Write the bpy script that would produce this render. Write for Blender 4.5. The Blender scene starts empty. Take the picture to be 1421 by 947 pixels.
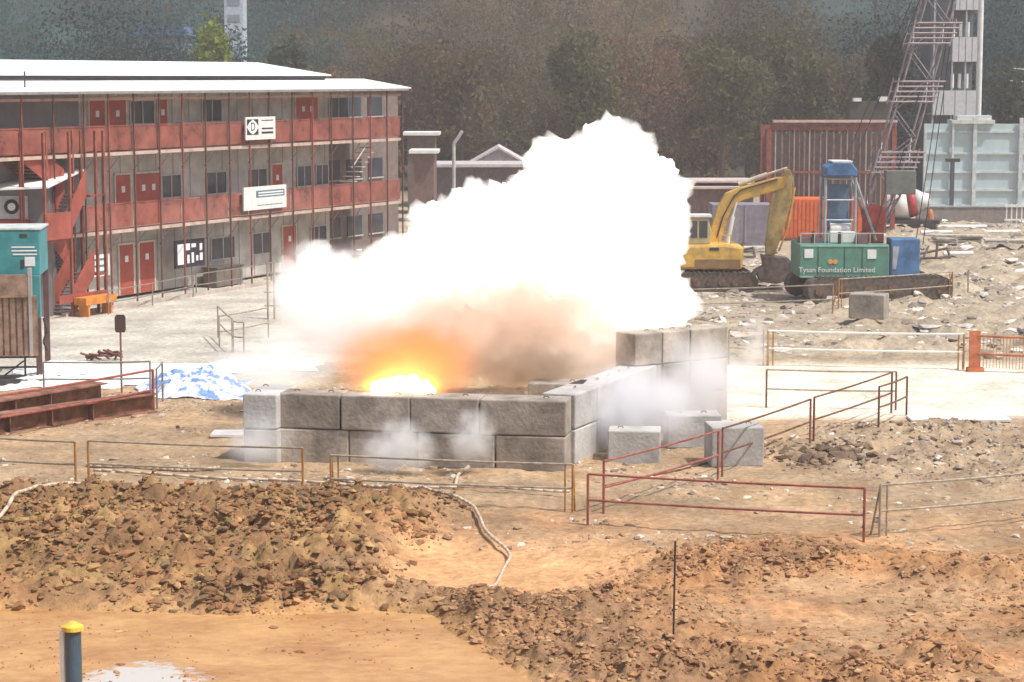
import bpy, math, random
import numpy as np
from mathutils import Vector, Matrix, noise as mnoise
random.seed(7); rng = np.random.default_rng(7)
R = math.radians
scene = bpy.context.scene
COL = scene.collection

# ------------------------------------------------------------------ camera
CAMH, PITCH, FPX = 8.9, math.atan(365.5/3000), 3000.0
cam_d = bpy.data.cameras.new("camera"); cam = bpy.data.objects.new("camera", cam_d); COL.objects.link(cam)
cam.location = (0, 0, CAMH); cam.rotation_euler = (math.pi/2-PITCH, 0, 0)
cam_d.sensor_width = 36; cam_d.lens = 36*FPX/1421; cam_d.clip_start = 1; cam_d.clip_end = 3000
scene.camera = cam
# ------------------------------------------------------------------ light
SUN_EL, SUN_AZ = R(60), R(118)      # azimuth measured clockwise from +Y (north)
world = bpy.data.worlds.new("World"); scene.world = world; world.use_nodes = True
wn = world.node_tree; bg = wn.nodes["Background"]
sky = wn.nodes.new("ShaderNodeTexSky"); sky.sky_type = 'NISHITA'; sky.sun_disc = False
sky.sun_elevation = SUN_EL; sky.sun_rotation = SUN_AZ; sky.air_density = 1.3; sky.dust_density = 4.0
wn.links.new(sky.outputs[0], bg.inputs[0]); bg.inputs[1].default_value = 0.13
sd = bpy.data.lights.new("sun", 'SUN'); sun = bpy.data.objects.new("sun", sd); COL.objects.link(sun)
sd.energy = 4.6; sd.angle = R(0.6); sd.color = (1.0, 0.95, 0.87)
sdir = Vector((math.sin(SUN_AZ)*math.cos(SUN_EL), math.cos(SUN_AZ)*math.cos(SUN_EL), math.sin(SUN_EL)))
sun.rotation_euler = sdir.to_track_quat('Z', 'Y').to_euler(); sun.location = (0, 0, 60)
vs = scene.view_settings
vs.view_transform = 'Standard'; vs.look = 'None'; vs.gamma = 1; vs.exposure = 0.0; vs.use_curve_mapping = False
cy = scene.cycles
cy.volume_bounces = 2; cy.max_bounces = 8; cy.volume_max_steps = 256; cy.volume_step_rate = 1.0

# ------------------------------------------------------------------ measuring
def ray(px, py):
    u, v = (px-710.5)/FPX, (473.5-py)/FPX
    return Vector((u, math.cos(PITCH)+v*math.sin(PITCH), -math.sin(PITCH)+v*math.cos(PITCH)))
def G(px, py, z=0.0):
    r = ray(px, py); k = (z-CAMH)/r.z
    return Vector((r.x*k, r.y*k, z))
def GY(px, py, Y):                      # point of a column of view at distance Y
    r = ray(px, py); k = Y/r.y
    return Vector((r.x*k, Y, CAMH+r.z*k))

# ------------------------------------------------------------------ noise and terrain
def _hash(ix, iy, s):
    h = (ix*374761393 + iy*668265263 + s*974711) & 0x7fffffff
    h = ((h ^ (h >> 13)) * 1274126177) & 0x7fffffff
    return ((h ^ (h >> 16)) & 0xffff)/65535.0
def vn(x, y, s=0):
    x = np.asarray(x, float); y = np.asarray(y, float)
    ix = np.floor(x).astype(np.int64); iy = np.floor(y).astype(np.int64)
    fx = x-ix; fy = y-iy; fx = fx*fx*(3-2*fx); fy = fy*fy*(3-2*fy)
    a = _hash(ix, iy, s); b = _hash(ix+1, iy, s); c = _hash(ix, iy+1, s); d = _hash(ix+1, iy+1, s)
    return (a*(1-fx)+b*fx)*(1-fy)+(c*(1-fx)+d*fx)*fy
def fbm(x, y, o=4, s=0):
    t = 0; a = 1; n = 0
    for k in range(o):
        t = t+a*vn(x*2**k, y*2**k, s+k*17); n += a; a *= .55
    return t/n
def sm(e0, e1, v):
    t = np.clip((v-e0)/(e1-e0), 0, 1); return t*t*(3-2*t)
def zones(x, y):
    x = np.asarray(x, float); y = np.asarray(y, float)
    w = (fbm(x*.45, y*.45, 3, 5)-.5)*2.2
    z = {}
    z['left'] = sm(-1.6, -3.2, x+w*.8+(y-36)*-.12)*sm(35.3, 36.4, y+w*.5)*sm(47.0, 43.5, y+w)
    z['right'] = (1-.8*sm(.54, .66, fbm(x*.3+7, y*.42, 3, 67)))*sm(1.2, 4.0, x+w)*sm(41.0, 37.0, y+w*1.6+(x-8)*.3)
    z['ridge'] = sm(-2.2, -.9, x+w*.4-(35.5-y)*.55)*sm(4.5, 1.5, x+w)*sm(37.3, 35.8, y+w*.6)
    z['left'] = z['left']*(1-.75*sm(.55, .68, fbm(x*.33+2, y*.33, 3, 61)))
    z['basin'] = sm(-2.8, -1.8, x)*sm(3.4, 1.5, x)*sm(36.6, 37.6, y)*sm(42.0, 40.5, y)
    z['pool'] = sm(36.2, 35.2, y+w*.35)*sm(-.6, -1.8, x-(35.2-y)*.42+w*.15)
    z['yardL'] = sm(-4.6, -6.2, x+w*.5+(y-66)*-.12)*sm(61.5, 63.5, y+w*.4)*sm(100, 92, y)
    z['yardR'] = sm(3.6, 5.2, x+w*.6)*sm(55.0, 57.0, y+w*.4-(x-6)*.05)*sm(68.5, 66.0, y+w*.3)
    z['rubR'] = sm(3.0, 6.0, x+w)*sm(67, 70, y)*sm(140, 125, y)
    z['rubM'] = sm(6.0, 8.5, x+w)*sm(46.0, 48.0, y+w)*sm(55.5, 53.5, y+w)
    return z
def H(x, y):
    z = zones(x, y)
    x = np.asarray(x, float); y = np.asarray(y, float)
    flat = 1-np.maximum(z['yardL'], z['yardR'])
    near = sm(60, 46, y)
    h = (fbm(x*.55, y*.55, 4, 1)-.5)*.16*flat + (fbm(x*2.6, y*2.6, 3, 2)-.5)*.10*flat*sm(130, 50, y)
    rough = np.abs(fbm(x*1.7, y*1.7, 5, 9)-.5)*2
    h = h + z['left']*(.42*sm(35.3, 38.8, y)*sm(47, 42, y)+.75*rough*near)
    fine = np.abs(fbm(x*4.2, y*4.2, 3, 15)-.5)*2
    h = h + (z['left']+z['right']*.8+z['ridge'])*.15*(fine-.2)
    h = h + z['right']*(.12+.42*rough)
    h = h + z['ridge']*(.12+.45*rough)
    h = h - z['basin']*.10
    h = h + z['rubR']*(.05+.7*np.abs(fbm(x*.8, y*.8, 4, 21)-.5)*2)*sm(8, 12, x-(y-70)*.15)
    h = h + z['rubM']*(.03+.45*rough)
    h = h - z['pool']*(.22 + h)
    h = h + sm(215, 420, y)*38 + sm(230, 330, y)*(fbm(x*.012+3, y*.012, 3, 31)-.5)*14
    h = h*sm(2, 14, y)
    return h
def Hs(x, y): return float(H(np.array([x]), np.array([y]))[0])
def gp(px, py, z=0.0):
    p = G(px, py, z); p.z = Hs(p.x, p.y); return p

# ------------------------------------------------------------------ materials
MATS = {}
def mat(name, col, rough=.7, metal=0, var=.18, scale=3.0, bump=.0, bscale=20, col2=None, emit=0, spec=.4):
    if name in MATS: return MATS[name]
    m = bpy.data.materials.new(name); m.use_nodes = True; nt = m.node_tree; n = nt.nodes; l = nt.links
    b = n["Principled BSDF"]; b.inputs["Roughness"].default_value = rough; b.inputs["Metallic"].default_value = metal
    b.inputs["Specular IOR Level"].default_value = spec
    tc = n.new("ShaderNodeTexCoord"); nz = n.new("ShaderNodeTexNoise"); nz.inputs["Scale"].default_value = scale; nz.inputs["Detail"].default_value = 6
    nz.inputs["Roughness"].default_value = .65
    l.new(tc.outputs["Object"], nz.inputs["Vector"])
    cr = n.new("ShaderNodeValToRGB"); e = cr.color_ramp.elements
    c2 = col2 or tuple(c*(1-var*1.6) for c in col)
    e[0].position = .34; e[0].color = (*c2, 1); e[1].position = .66; e[1].color = (*[min(1, c*(1+var*.5)) for c in col], 1)
    l.new(nz.outputs["Fac"], cr.inputs["Fac"]); l.new(cr.outputs["Color"], b.inputs["Base Color"])
    if bump:
        n2 = n.new("ShaderNodeTexNoise"); n2.inputs["Scale"].default_value = bscale; n2.inputs["Detail"].default_value = 5
        l.new(tc.outputs["Object"], n2.inputs["Vector"])
        bp = n.new("ShaderNodeBump"); bp.inputs["Strength"].default_value = bump; bp.inputs["Distance"].default_value = .03
        l.new(n2.outputs["Fac"], bp.inputs["Height"]); l.new(bp.outputs["Normal"], b.inputs["Normal"])
    if emit:
        b.inputs["Emission Color"].default_value = (*col, 1); b.inputs["Emission Strength"].default_value = emit
    MATS[name] = m; return m
concrete = mat("precast concrete", (.41, .36, .31), .9, var=.34, scale=1.3, bump=.6, bscale=11)
_n = concrete.node_tree; _o = _n.nodes.new("ShaderNodeObjectInfo"); _q = _n.nodes.new("ShaderNodeMapRange"); _q.inputs[3].default_value = .78; _q.inputs[4].default_value = 1.14
_v = _n.nodes.new("ShaderNodeVectorMath"); _v.operation = 'SCALE'; _n.links.new(_o.outputs["Random"], _q.inputs[0]); _n.links.new(_q.outputs[0], _v.inputs["Scale"])
_n.links.new(_n.nodes["Color Ramp"].outputs[0], _v.inputs[0]); _n.links.new(_v.outputs[0], _n.nodes["Principled BSDF"].inputs["Base Color"])
_a = _n.nodes.new("ShaderNodeVectorMath"); _a.operation = 'ADD'; _w = _n.nodes.new("ShaderNodeMath"); _w.operation = 'MULTIPLY'; _w.inputs[1].default_value = 37
_n.links.new(_o.outputs["Random"], _w.inputs[0]); _n.links.new(_n.nodes["Texture Coordinate"].outputs["Object"], _a.inputs[0]); _n.links.new(_w.outputs[0], _a.inputs[1])
for _k in [k for k in _n.nodes if k.type == 'TEX_NOISE']: _n.links.new(_a.outputs[0], _k.inputs["Vector"])
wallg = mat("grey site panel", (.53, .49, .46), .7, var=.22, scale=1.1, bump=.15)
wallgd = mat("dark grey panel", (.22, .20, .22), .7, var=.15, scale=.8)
redp = mat("red painted steel", (.36, .09, .065), .55, var=.25, scale=1.2)
redd = mat("red door paint", (.42, .075, .05), .5, var=.15, scale=2)
redrail = mat("red mesh railing", (.41, .13, .10), .7, var=.35, scale=1.1)
_n = redrail.node_tree; _t = _n.nodes.new("ShaderNodeBsdfTransparent"); _m = _n.nodes.new("ShaderNodeMixShader"); _m.inputs[0].default_value = .32
_n.links.new(_n.nodes["Principled BSDF"].outputs[0], _m.inputs[1]); _n.links.new(_t.outputs[0], _m.inputs[2]); _n.links.new(_m.outputs[0], _n.nodes["Material Output"].inputs[0])
roofm = mat("white metal roof", (.86, .87, .88), .5, var=.06, scale=.6)
darkm = mat("dark metal", (.06, .055, .06), .6, var=.2)
greym = mat("grey galvanised steel", (.34, .33, .32), .5, .5, var=.25, scale=4)
whitep = mat("white paint", (.78, .78, .76), .5, var=.10, scale=3)
glassd = mat("dark window glass", (.06, .07, .09), .15, var=.3, scale=.7, spec=.6)
framem = mat("window frame grey", (.5, .5, .5), .5)
tealp = mat("teal paint", (.06, .30, .33), .45, var=.18, scale=1.5)
greenp = mat("teal green paint", (.085, .27, .215), .55, var=.3, scale=2.2, col2=(.10, .19, .15))
bluep = mat("blue paint", (.08, .19, .38), .45, var=.25, scale=2)
yellowp = mat("yellow machine paint", (.70, .44, .08), .55, var=.2, scale=2.4, col2=(.42, .26, .10))
yell2 = mat("yellow barrier paint", (.44, .22, .07), .6, var=.25, scale=5)
orangep = mat("orange paint", (.68, .15, .05), .55, var=.15)
rust = mat("rusty steel", (.20, .095, .06), .85, var=.4, scale=4, bump=.3)
rustred = mat("rust red steel", (.30, .095, .07), .8, var=.3, scale=3)
track = mat("track steel", (.13, .105, .09), .8, var=.3, scale=6, bump=.3)
brownpan = mat("brown corrugated steel", (.33, .22, .16), .7, var=.35, scale=3)
pale = mat("pale cyan panel", (.50, .62, .66), .5, var=.12, scale=.6)
palerail = mat("pale rail paint", (.62, .66, .68), .5)
hosem = mat("pale hose", (.62, .50, .38), .7, var=.2, scale=5)
pinkred = mat("faded red barrier paint", (.36, .11, .085), .55, var=.3, scale=6)
sandrail = mat("dusty galvanised rail", (.42, .36, .28), .6, .1, var=.3, scale=6)
paper = mat("white paper", (.80, .80, .80), .8, var=.05)
inkm = mat("dark sign ink", (.035, .03, .05), .7)
inkb = mat("grey blue sign ink", (.12, .20, .28), .7)
bluegrey = mat("blue grey painted pipe", (.045, .10, .16), .5, var=.2, scale=5, col2=(.06, .08, .09), bump=.2)
yellcap = mat("yellow cap", (.80, .55, .08), .5, var=.15, scale=8)
woodm = mat("weathered bark", (.12, .085, .06), .9, var=.3, scale=4)

# ------------------------------------------------------------------ mesh builder
class MB:
    def __init__(s): s.v = []; s.f = []
    def add(s, vs, fs):
        o = len(s.v); s.v += [tuple(v) for v in vs]; s.f += [tuple(i+o for i in f) for f in fs]; return s
    def box(s, x0, x1, y0, y1, z0, z1, M=None):
        vs = [Vector(p) for p in ((x0,y0,z0),(x1,y0,z0),(x1,y1,z0),(x0,y1,z0),(x0,y0,z1),(x1,y0,z1),(x1,y1,z1),(x0,y1,z1))]
        if M: vs = [M @ v for v in vs]
        return s.add(vs, [(0,3,2,1),(4,5,6,7),(0,1,5,4),(1,2,6,5),(2,3,7,6),(3,0,4,7)])
    def tube(s, a, b, r, n=8, r2=None, M=None):
        a = Vector(a); b = Vector(b); d = (b-a); 
        if d.length < 1e-6: return s
        q = d.to_track_quat('Z', 'Y'); r2 = r if r2 is None else r2
        vs = [a+q@Vector((r*math.cos(2*math.pi*i/n), r*math.sin(2*math.pi*i/n), 0)) for i in range(n)]
        vs += [b+q@Vector((r2*math.cos(2*math.pi*i/n), r2*math.sin(2*math.pi*i/n), 0)) for i in range(n)]
        if M: vs = [M @ v for v in vs]
        return s.add(vs, [(i,(i+1)%n,n+(i+1)%n,n+i) for i in range(n)]+[tuple(range(n-1,-1,-1)), tuple(range(n,2*n))])
    def path(s, pts, r, n=6):
        for a, b in zip(pts, pts[1:]): s.tube(a, b, r, n)
        return s
    def prism(s, poly, y0, y1, M=None):        # polygon in the xz plane, extruded along y
        n = len(poly)
        vs = [Vector((x, y0, z)) for x, z in poly]+[Vector((x, y1, z)) for x, z in poly]
        if M: vs = [M @ v for v in vs]
        return s.add(vs, [tuple(range(n)), tuple(range(2*n-1, n-1, -1))]+[(i, n+i, n+(i+1)%n, (i+1)%n) for i in range(n)])
    def build(s, name, m, parent=None, smooth=False, bevel=0):
        me = bpy.data.meshes.new(name); me.from_pydata(s.v, [], s.f); me.update()
        import bmesh
        bm = bmesh.new(); bm.from_mesh(me); bmesh.ops.recalc_face_normals(bm, faces=bm.faces); bm.to_mesh(me); bm.free()
        if m: me.materials.append(m)
        if smooth: me.polygons.foreach_set("use_smooth", [True]*len(me.polygons))
        o = bpy.data.objects.new(name, me); COL.objects.link(o)
        if parent: o.parent = parent
        if bevel:
            md = o.modifiers.new("bevel", 'BEVEL'); md.width = bevel; md.segments = 2; md.limit_method = 'ANGLE'
        return o
def tag(o, label=None, cat=None, group=None, kind=None):
    if label: o["label"] = label
    if cat: o["category"] = cat
    if group: o["group"] = group
    if kind: o["kind"] = kind
    return o
def empty(name, loc, rz=0, label=None, cat=None, group=None):
    o = bpy.data.objects.new(name, None); COL.objects.link(o); o.location = loc; o.rotation_euler = (0, 0, rz)
    o.empty_display_size = .3
    return tag(o, label, cat, group)
def text_mesh(name, s, size, m, parent, loc, rot, extr=.004):
    cu = bpy.data.curves.new(name, 'FONT'); cu.body = s; cu.size = size; cu.extrude = extr; cu.align_x = 'CENTER'; cu.align_y = 'CENTER'
    t = bpy.data.objects.new(name, cu); COL.objects.link(t)
    dg = bpy.context.evaluated_depsgraph_get(); me = bpy.data.meshes.new_from_object(t.evaluated_get(dg))
    bpy.data.objects.remove(t); me.materials.clear(); me.materials.append(m)
    o = bpy.data.objects.new(name, me); COL.objects.link(o); o.parent = parent; o.location = loc; o.rotation_euler = rot
    return o
def fast_mesh(name, V, F, m, cols=None, smooth=False):
    V = np.asarray(V, np.float32); F = np.asarray(F, np.int32); k = F.shape[1]
    me = bpy.data.meshes.new(name)
    me.vertices.add(len(V)); me.vertices.foreach_set("co", V.ravel())
    me.loops.add(F.size); me.loops.foreach_set("vertex_index", F.ravel())
    me.polygons.add(len(F)); me.polygons.foreach_set("loop_start", np.arange(0, F.size, k, dtype=np.int32))
    me.update(calc_edges=True)
    me.polygons.foreach_set("use_smooth", np.full(len(F), bool(smooth)))
    if cols is not None:
        a = me.color_attributes.new("soil", 'FLOAT_COLOR', 'POINT')
        a.data.foreach_set("color", np.hstack([cols, np.ones((len(V), 1))]).astype(np.float32).ravel())
    me.materials.append(m)
    o = bpy.data.objects.new(name, me); COL.objects.link(o); return o

# ------------------------------------------------------------------ ground
def soil_mat(name, contrast=1.0, bumpd=.06, fine=True):
    m = bpy.data.materials.new(name); m.use_nodes = True; nt = m.node_tree; n = nt.nodes; l = nt.links
    b = n["Principled BSDF"]; b.inputs["Roughness"].default_value = .95; b.inputs["Specular IOR Level"].default_value = .2
    at = n.new("ShaderNodeAttribute"); at.attribute_name = "soil"
    tc = n.new("ShaderNodeTexCoord")
    def nz(sc, d, r=.6):
        t = n.new("ShaderNodeTexNoise"); t.inputs["Scale"].default_value = sc; t.inputs["Detail"].default_value = d; t.inputs["Roughness"].default_value = r
        l.new(tc.outputs["Object"], t.inputs["Vector"]); return t
    a = nz(.55, 5); c = nz(5.5, 6, .7)
    def mr(t, lo, hi):
        q = n.new("ShaderNodeMapRange"); q.inputs[1].default_value = .3; q.inputs[2].default_value = .7; q.inputs[3].default_value = lo; q.inputs[4].default_value = hi
        l.new(t.outputs["Fac"], q.inputs[0]); return q
    q1 = mr(a, 1-.32*contrast, 1+.25*contrast); q2 = mr(c, 1-.38*contrast, 1+.32*contrast)
    mu = n.new("ShaderNodeMath"); mu.operation = 'MULTIPLY'; l.new(q1.outputs[0], mu.inputs[0]); l.new(q2.outputs[0], mu.inputs[1])
    vm = n.new("ShaderNodeVectorMath"); vm.operation = 'SCALE'; l.new(at.outputs["Color"], vm.inputs[0]); l.new(mu.outputs[0], vm.inputs["Scale"])
    l.new(vm.outputs[0], b.inputs["Base Color"])
    bp = n.new("ShaderNodeBump"); bp.inputs["Strength"].default_value = .8; bp.inputs["Distance"].default_value = bumpd
    l.new(c.outputs["Fac"], bp.inputs["Height"]); l.new(bp.outputs["Normal"], b.inputs["Normal"])
    return m
soil = soil_mat("soil")
def mixc(c, w, col): return c*(1-w[:, None])+np.array(col)[None, :]*w[:, None]
def soilcol(x, y):
    z = zones(x, y); n = fbm(x*.35, y*.35, 4, 41); n2 = fbm(x*1.3, y*1.3, 4, 47)
    c = np.tile(np.array([.40, .275, .185]), (len(x), 1))
    c = mixc(c, sm(.50, .62, vn(x*.5+9, y*.9, 95))*.5, (.30, .20, .13))
    c = mixc(c, sm(46, 38.5, y+(n-.5)*9), (.46, .235, .12))
    c = mixc(c, sm(.48, .62, vn(x*.8+4, y*.8, 91))*sm(50, 44, y)*.45, (.30, .22, .15))
    c = mixc(c, sm(.45, .7, n)*sm(70, 60, y)*.6, (.52, .33, .20))
    c = mixc(c, sm(.5, .65, n2)*.5, (.33, .20, .12))
    c = mixc(c, z['left']*.85, (.25, .13, .065))
    c = mixc(c, z['left']*sm(.54, .68, n2)*.55, (.42, .27, .12))
    c = mixc(c, z['right']*.7, (.40, .19, .085))
    c = mixc(c, z['right']*sm(.52, .7, n2)*.6, (.26, .15, .09))
    c = mixc(c, z['ridge']*.7, (.27, .15, .085))
    c = mixc(c, z['basin']*.8, (.62, .33, .17))
    c = mixc(c, z['pool'], (.58, .31, .12))
    c = mixc(c, sm(66, 70, y), (.40, .315, .24))
    c = mixc(c, z['rubR']*.8, (.38, .30, .235))
    c = mixc(c, z['rubM']*.5, (.36, .27, .20))
    c = mixc(c, z['yardL'], (.52, .47, .43))
    c = mixc(c, z['yardR'], (.74, .65, .57))
    c = mixc(c, sm(150, 180, y), (.065, .055, .035))
    c = mixc(c, sm(150, 180, y)*np.maximum(sm(-20, -26, x*230/np.maximum(y, 1)), sm(26, 33, x*230/np.maximum(y, 1))), (.03, .06, .06))
    return c
nu = 560; us = np.linspace(-.62, .62, nu)
ys = [4.0]
while ys[-1] < 620:
    yy = ys[-1]; ys.append(yy + (1.0 if yy < 27 else max(.09, .09*(yy/45)**2.1)))
ys = np.array(ys); U, Y = np.meshgrid(us, ys); dens = np.sign(U)*np.abs(U/.62)**1.6*.62
X = dens*(Y+8); xf = X.ravel(); yf = Y.ravel(); zf = H(xf, yf)
nr = len(ys); idx = np.arange(nr*nu).reshape(nr, nu)
F = np.stack([idx[:-1, :-1], idx[:-1, 1:], idx[1:, 1:], idx[1:, :-1]], -1).reshape(-1, 4)
gc = soilcol(xf, yf); gc[:, 1] *= 1.05
ground = fast_mesh("ground", np.stack([xf, yf, zf], 1), F, soil, gc, smooth=True)
tag(ground, kind="structure")

# muddy water in the foreground hollow
m = bpy.data.materials.new("muddy water"); m.use_nodes = True; nt = m.node_tree; n = nt.nodes; l = nt.links; b = n["Principled BSDF"]
b.inputs["Base Color"].default_value = (.66, .34, .125, 1); b.inputs["Specular IOR Level"].default_value = .5
tc = n.new("ShaderNodeTexCoord"); nz = n.new("ShaderNodeTexNoise"); nz.inputs["Scale"].default_value = .55; nz.inputs["Detail"].default_value = 4
mp = n.new("ShaderNodeMapping"); mp.inputs["Scale"].default_value = (1, 1.6, 1); l.new(tc.outputs["Object"], mp.inputs[0]); l.new(mp.outputs[0], nz.inputs["Vector"])
rr = n.new("ShaderNodeMapRange"); rr.inputs[1].default_value = .42; rr.inputs[2].default_value = .62; rr.inputs[3].default_value = .75; rr.inputs[4].default_value = .55
l.new(nz.outputs["Fac"], rr.inputs[0]); l.new(rr.outputs[0], b.inputs["Roughness"])
cr = n.new("ShaderNodeValToRGB"); cr.color_ramp.elements[0].position = .35; cr.color_ramp.elements[0].color = (.36, .165, .065, 1); cr.color_ramp.elements[1].position = .65; cr.color_ramp.elements[1].color = (.58, .34, .145, 1)
nf = n.new("ShaderNodeTexNoise"); nf.inputs["Scale"].default_value = 3.2; nf.inputs["Detail"].default_value = 7; nf.inputs["Roughness"].default_value = .7; l.new(mp.outputs[0], nf.inputs["Vector"])
mx = n.new("ShaderNodeMath"); mx.operation = 'MULTIPLY_ADD'; mx.inputs[1].default_value = .55; l.new(nf.outputs["Fac"], mx.inputs[0])
m5 = n.new("ShaderNodeMath"); m5.operation = 'MULTIPLY'; m5.inputs[1].default_value = .5; l.new(nz.outputs["Fac"], m5.inputs[0]); l.new(m5.outputs[0], mx.inputs[2])
l.new(mx.outputs[0], cr.inputs[0])
# standing water in one spot, sky reflection painted into its pale colour, mud elsewhere
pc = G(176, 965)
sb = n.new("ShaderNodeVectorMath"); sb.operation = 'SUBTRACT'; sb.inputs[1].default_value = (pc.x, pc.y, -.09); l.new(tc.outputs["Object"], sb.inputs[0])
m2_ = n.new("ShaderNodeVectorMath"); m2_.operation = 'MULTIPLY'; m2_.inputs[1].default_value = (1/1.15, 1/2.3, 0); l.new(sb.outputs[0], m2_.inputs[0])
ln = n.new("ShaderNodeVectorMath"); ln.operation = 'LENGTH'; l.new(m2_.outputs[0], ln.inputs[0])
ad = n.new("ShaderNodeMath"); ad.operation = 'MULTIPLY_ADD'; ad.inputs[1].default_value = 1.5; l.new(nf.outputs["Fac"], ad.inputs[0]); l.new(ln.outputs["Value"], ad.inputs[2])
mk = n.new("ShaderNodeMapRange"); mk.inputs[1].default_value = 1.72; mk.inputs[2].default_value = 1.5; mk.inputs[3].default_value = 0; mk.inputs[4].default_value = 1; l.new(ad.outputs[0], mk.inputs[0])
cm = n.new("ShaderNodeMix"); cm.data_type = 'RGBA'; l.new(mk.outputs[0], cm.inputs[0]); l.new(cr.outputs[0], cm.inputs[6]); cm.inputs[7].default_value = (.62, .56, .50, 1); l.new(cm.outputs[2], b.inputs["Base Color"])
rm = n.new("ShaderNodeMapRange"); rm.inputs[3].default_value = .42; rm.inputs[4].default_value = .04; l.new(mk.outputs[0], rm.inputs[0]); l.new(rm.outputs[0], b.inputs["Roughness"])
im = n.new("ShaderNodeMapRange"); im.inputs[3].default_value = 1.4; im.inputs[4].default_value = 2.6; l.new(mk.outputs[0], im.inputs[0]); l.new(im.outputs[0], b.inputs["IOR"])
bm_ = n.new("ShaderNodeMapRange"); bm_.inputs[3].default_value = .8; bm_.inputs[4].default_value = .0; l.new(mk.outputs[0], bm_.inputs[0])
bp = n.new("ShaderNodeBump"); bp.inputs["Distance"].default_value = .05; l.new(bm_.outputs[0], bp.inputs["Strength"]); l.new(nf.outputs["Fac"], bp.inputs["Height"]); l.new(bp.outputs[0], b.inputs["Normal"])
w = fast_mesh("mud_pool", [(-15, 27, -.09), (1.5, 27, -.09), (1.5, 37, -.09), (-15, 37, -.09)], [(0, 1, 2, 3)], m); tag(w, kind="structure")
# clods and rubble (uncountable)
t_ = (1+5**.5)/2
ICO = np.array([(-1,t_,0),(1,t_,0),(-1,-t_,0),(1,-t_,0),(0,-1,t_),(0,1,t_),(0,-1,-t_),(0,1,-t_),(t_,0,-1),(t_,0,1),(-t_,0,-1),(-t_,0,1)])/1.9
ICF = np.array([(0,11,5),(0,5,1),(0,1,7),(0,7,10),(0,10,11),(1,5,9),(5,11,4),(11,10,2),(10,7,6),(7,1,8),(3,9,4),(3,4,2),(3,2,6),(3,6,8),(3,8,9),(4,9,5),(2,4,11),(6,2,10),(8,6,7),(9,8,1)])
def scatter(name, X, Y, S, pal, label, cat, m, flat=.7):
    n = len(X); base = ICO[None]*(1+rng.uniform(-.36, .34, (n, 12, 1)))+rng.uniform(-.12, .12, (n, 12, 3))
    sc = S[:, None, None]*np.stack([rng.uniform(.6, 1.7, n), rng.uniform(.6, 1.3, n), rng.uniform(.45, .95, n)*flat*1.2], 1)[:, None, :]
    P = base*sc; a = rng.uniform(0, 6.28, n); ca = np.cos(a)[:, None]; sa = np.sin(a)[:, None]
    x = P[..., 0]*ca-P[..., 1]*sa; y = P[..., 0]*sa+P[..., 1]*ca
    V = np.stack([x+X[:, None], y+Y[:, None], P[..., 2]+(H(X, Y)+S*.02)[:, None]], -1).reshape(-1, 3)
    Fs = (ICF[None]+(np.arange(n)*12)[:, None, None]).reshape(-1, 3)
    c = np.array(pal)[rng.integers(0, len(pal), n)]*rng.uniform(.75, 1.2, (n, 1))
    o = fast_mesh(name, V, Fs, m, np.repeat(c, 12, 0)); return tag(o, label, cat, kind="stuff")
def sample(n, x0, x1, y0, y1, wf):
    X = rng.uniform(x0, x1, n*4); Y = rng.uniform(y0, y1, n*4); k = rng.uniform(0, 1, n*4) < wf(X, Y)
    return X[k][:n], Y[k][:n]
sm2 = soil_mat("clod soil", .8, .03)
def sizes(n, lo, hi): return lo+(hi-lo)*rng.power(.35, n)**2.2
X1, Y1 = sample(26000, -13, 0, 34.5, 48, lambda x, y: zones(x, y)['left']*(.25+.75*sm(.4, .6, fbm(x*.7, y*.7, 3, 77))))
scatter("soil_clods", X1, Y1, sizes(len(X1), .018, .12), [(.28,.145,.07),(.32,.17,.08),(.22,.125,.065),(.40,.25,.11),(.30,.15,.075),(.22,.15,.085)],
        "dark brown clods of dug earth heaped beside the muddy pool", "earth clods", sm2)
X1, Y1 = sample(24000, -3, 14, 30.5, 43, lambda x, y: np.maximum(zones(x, y)['right'], zones(x, y)['ridge'])*(.2+.8*sm(.38, .6, fbm(x*.6, y*.6, 3, 71))))
scatter("soil_clods", X1, Y1, sizes(len(X1), .014, .085), [(.37,.20,.105),(.33,.175,.095),(.41,.23,.12),(.29,.155,.085),(.42,.27,.15)],
        "orange brown clods of churned earth across the lower right", "earth clods", sm2)
X1, Y1 = sample(260, -10, -1, 31.5, 36, lambda x, y: zones(x, y)['pool']*sm(.45, .6, fbm(x*.9, y*.9, 3, 83)))
HH = H; H = lambda x, y: np.full(len(x), -.085)
scatter("mud_lumps", X1, Y1, sizes(len(X1), .015, .07), [(.42,.20,.09),(.33,.17,.09),(.5,.27,.13)], "small lumps of mud sticking out of the muddy pool", "mud lumps", sm2); H = HH
X1, Y1 = sample(5200, -16, 16, 40, 62, lambda x, y: (1-np.maximum(zones(x, y)['yardR'], zones(x, y)['left']))*sm(.46, .62, fbm(x*.5, y*.5, 3, 73))*.9)
scatter("loose_stones", X1, Y1, sizes(len(X1), .02, .11), [(.45,.36,.28),(.38,.26,.18),(.55,.47,.38),(.30,.22,.16),(.60,.54,.46)],
        "small loose stones strewn over the middle ground", "stones", sm2)
X1, Y1 = sample(900, 5.6, 8.6, 47.5, 52, lambda x, y: np.exp(-(((x-7.4)/.75)**2+((y-50.2)/1.0)**2)))
scatter("dark_earth_heap", X1, Y1, sizes(len(X1), .04, .22), [(.14,.10,.07),(.20,.14,.10),(.26,.18,.12)], "small dark heap of earth behind the slanting barriers", "earth heap", sm2)
X1, Y1 = sample(3000, 3, 19, 45, 57, lambda x, y: zones(x, y)['rubM'])
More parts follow.
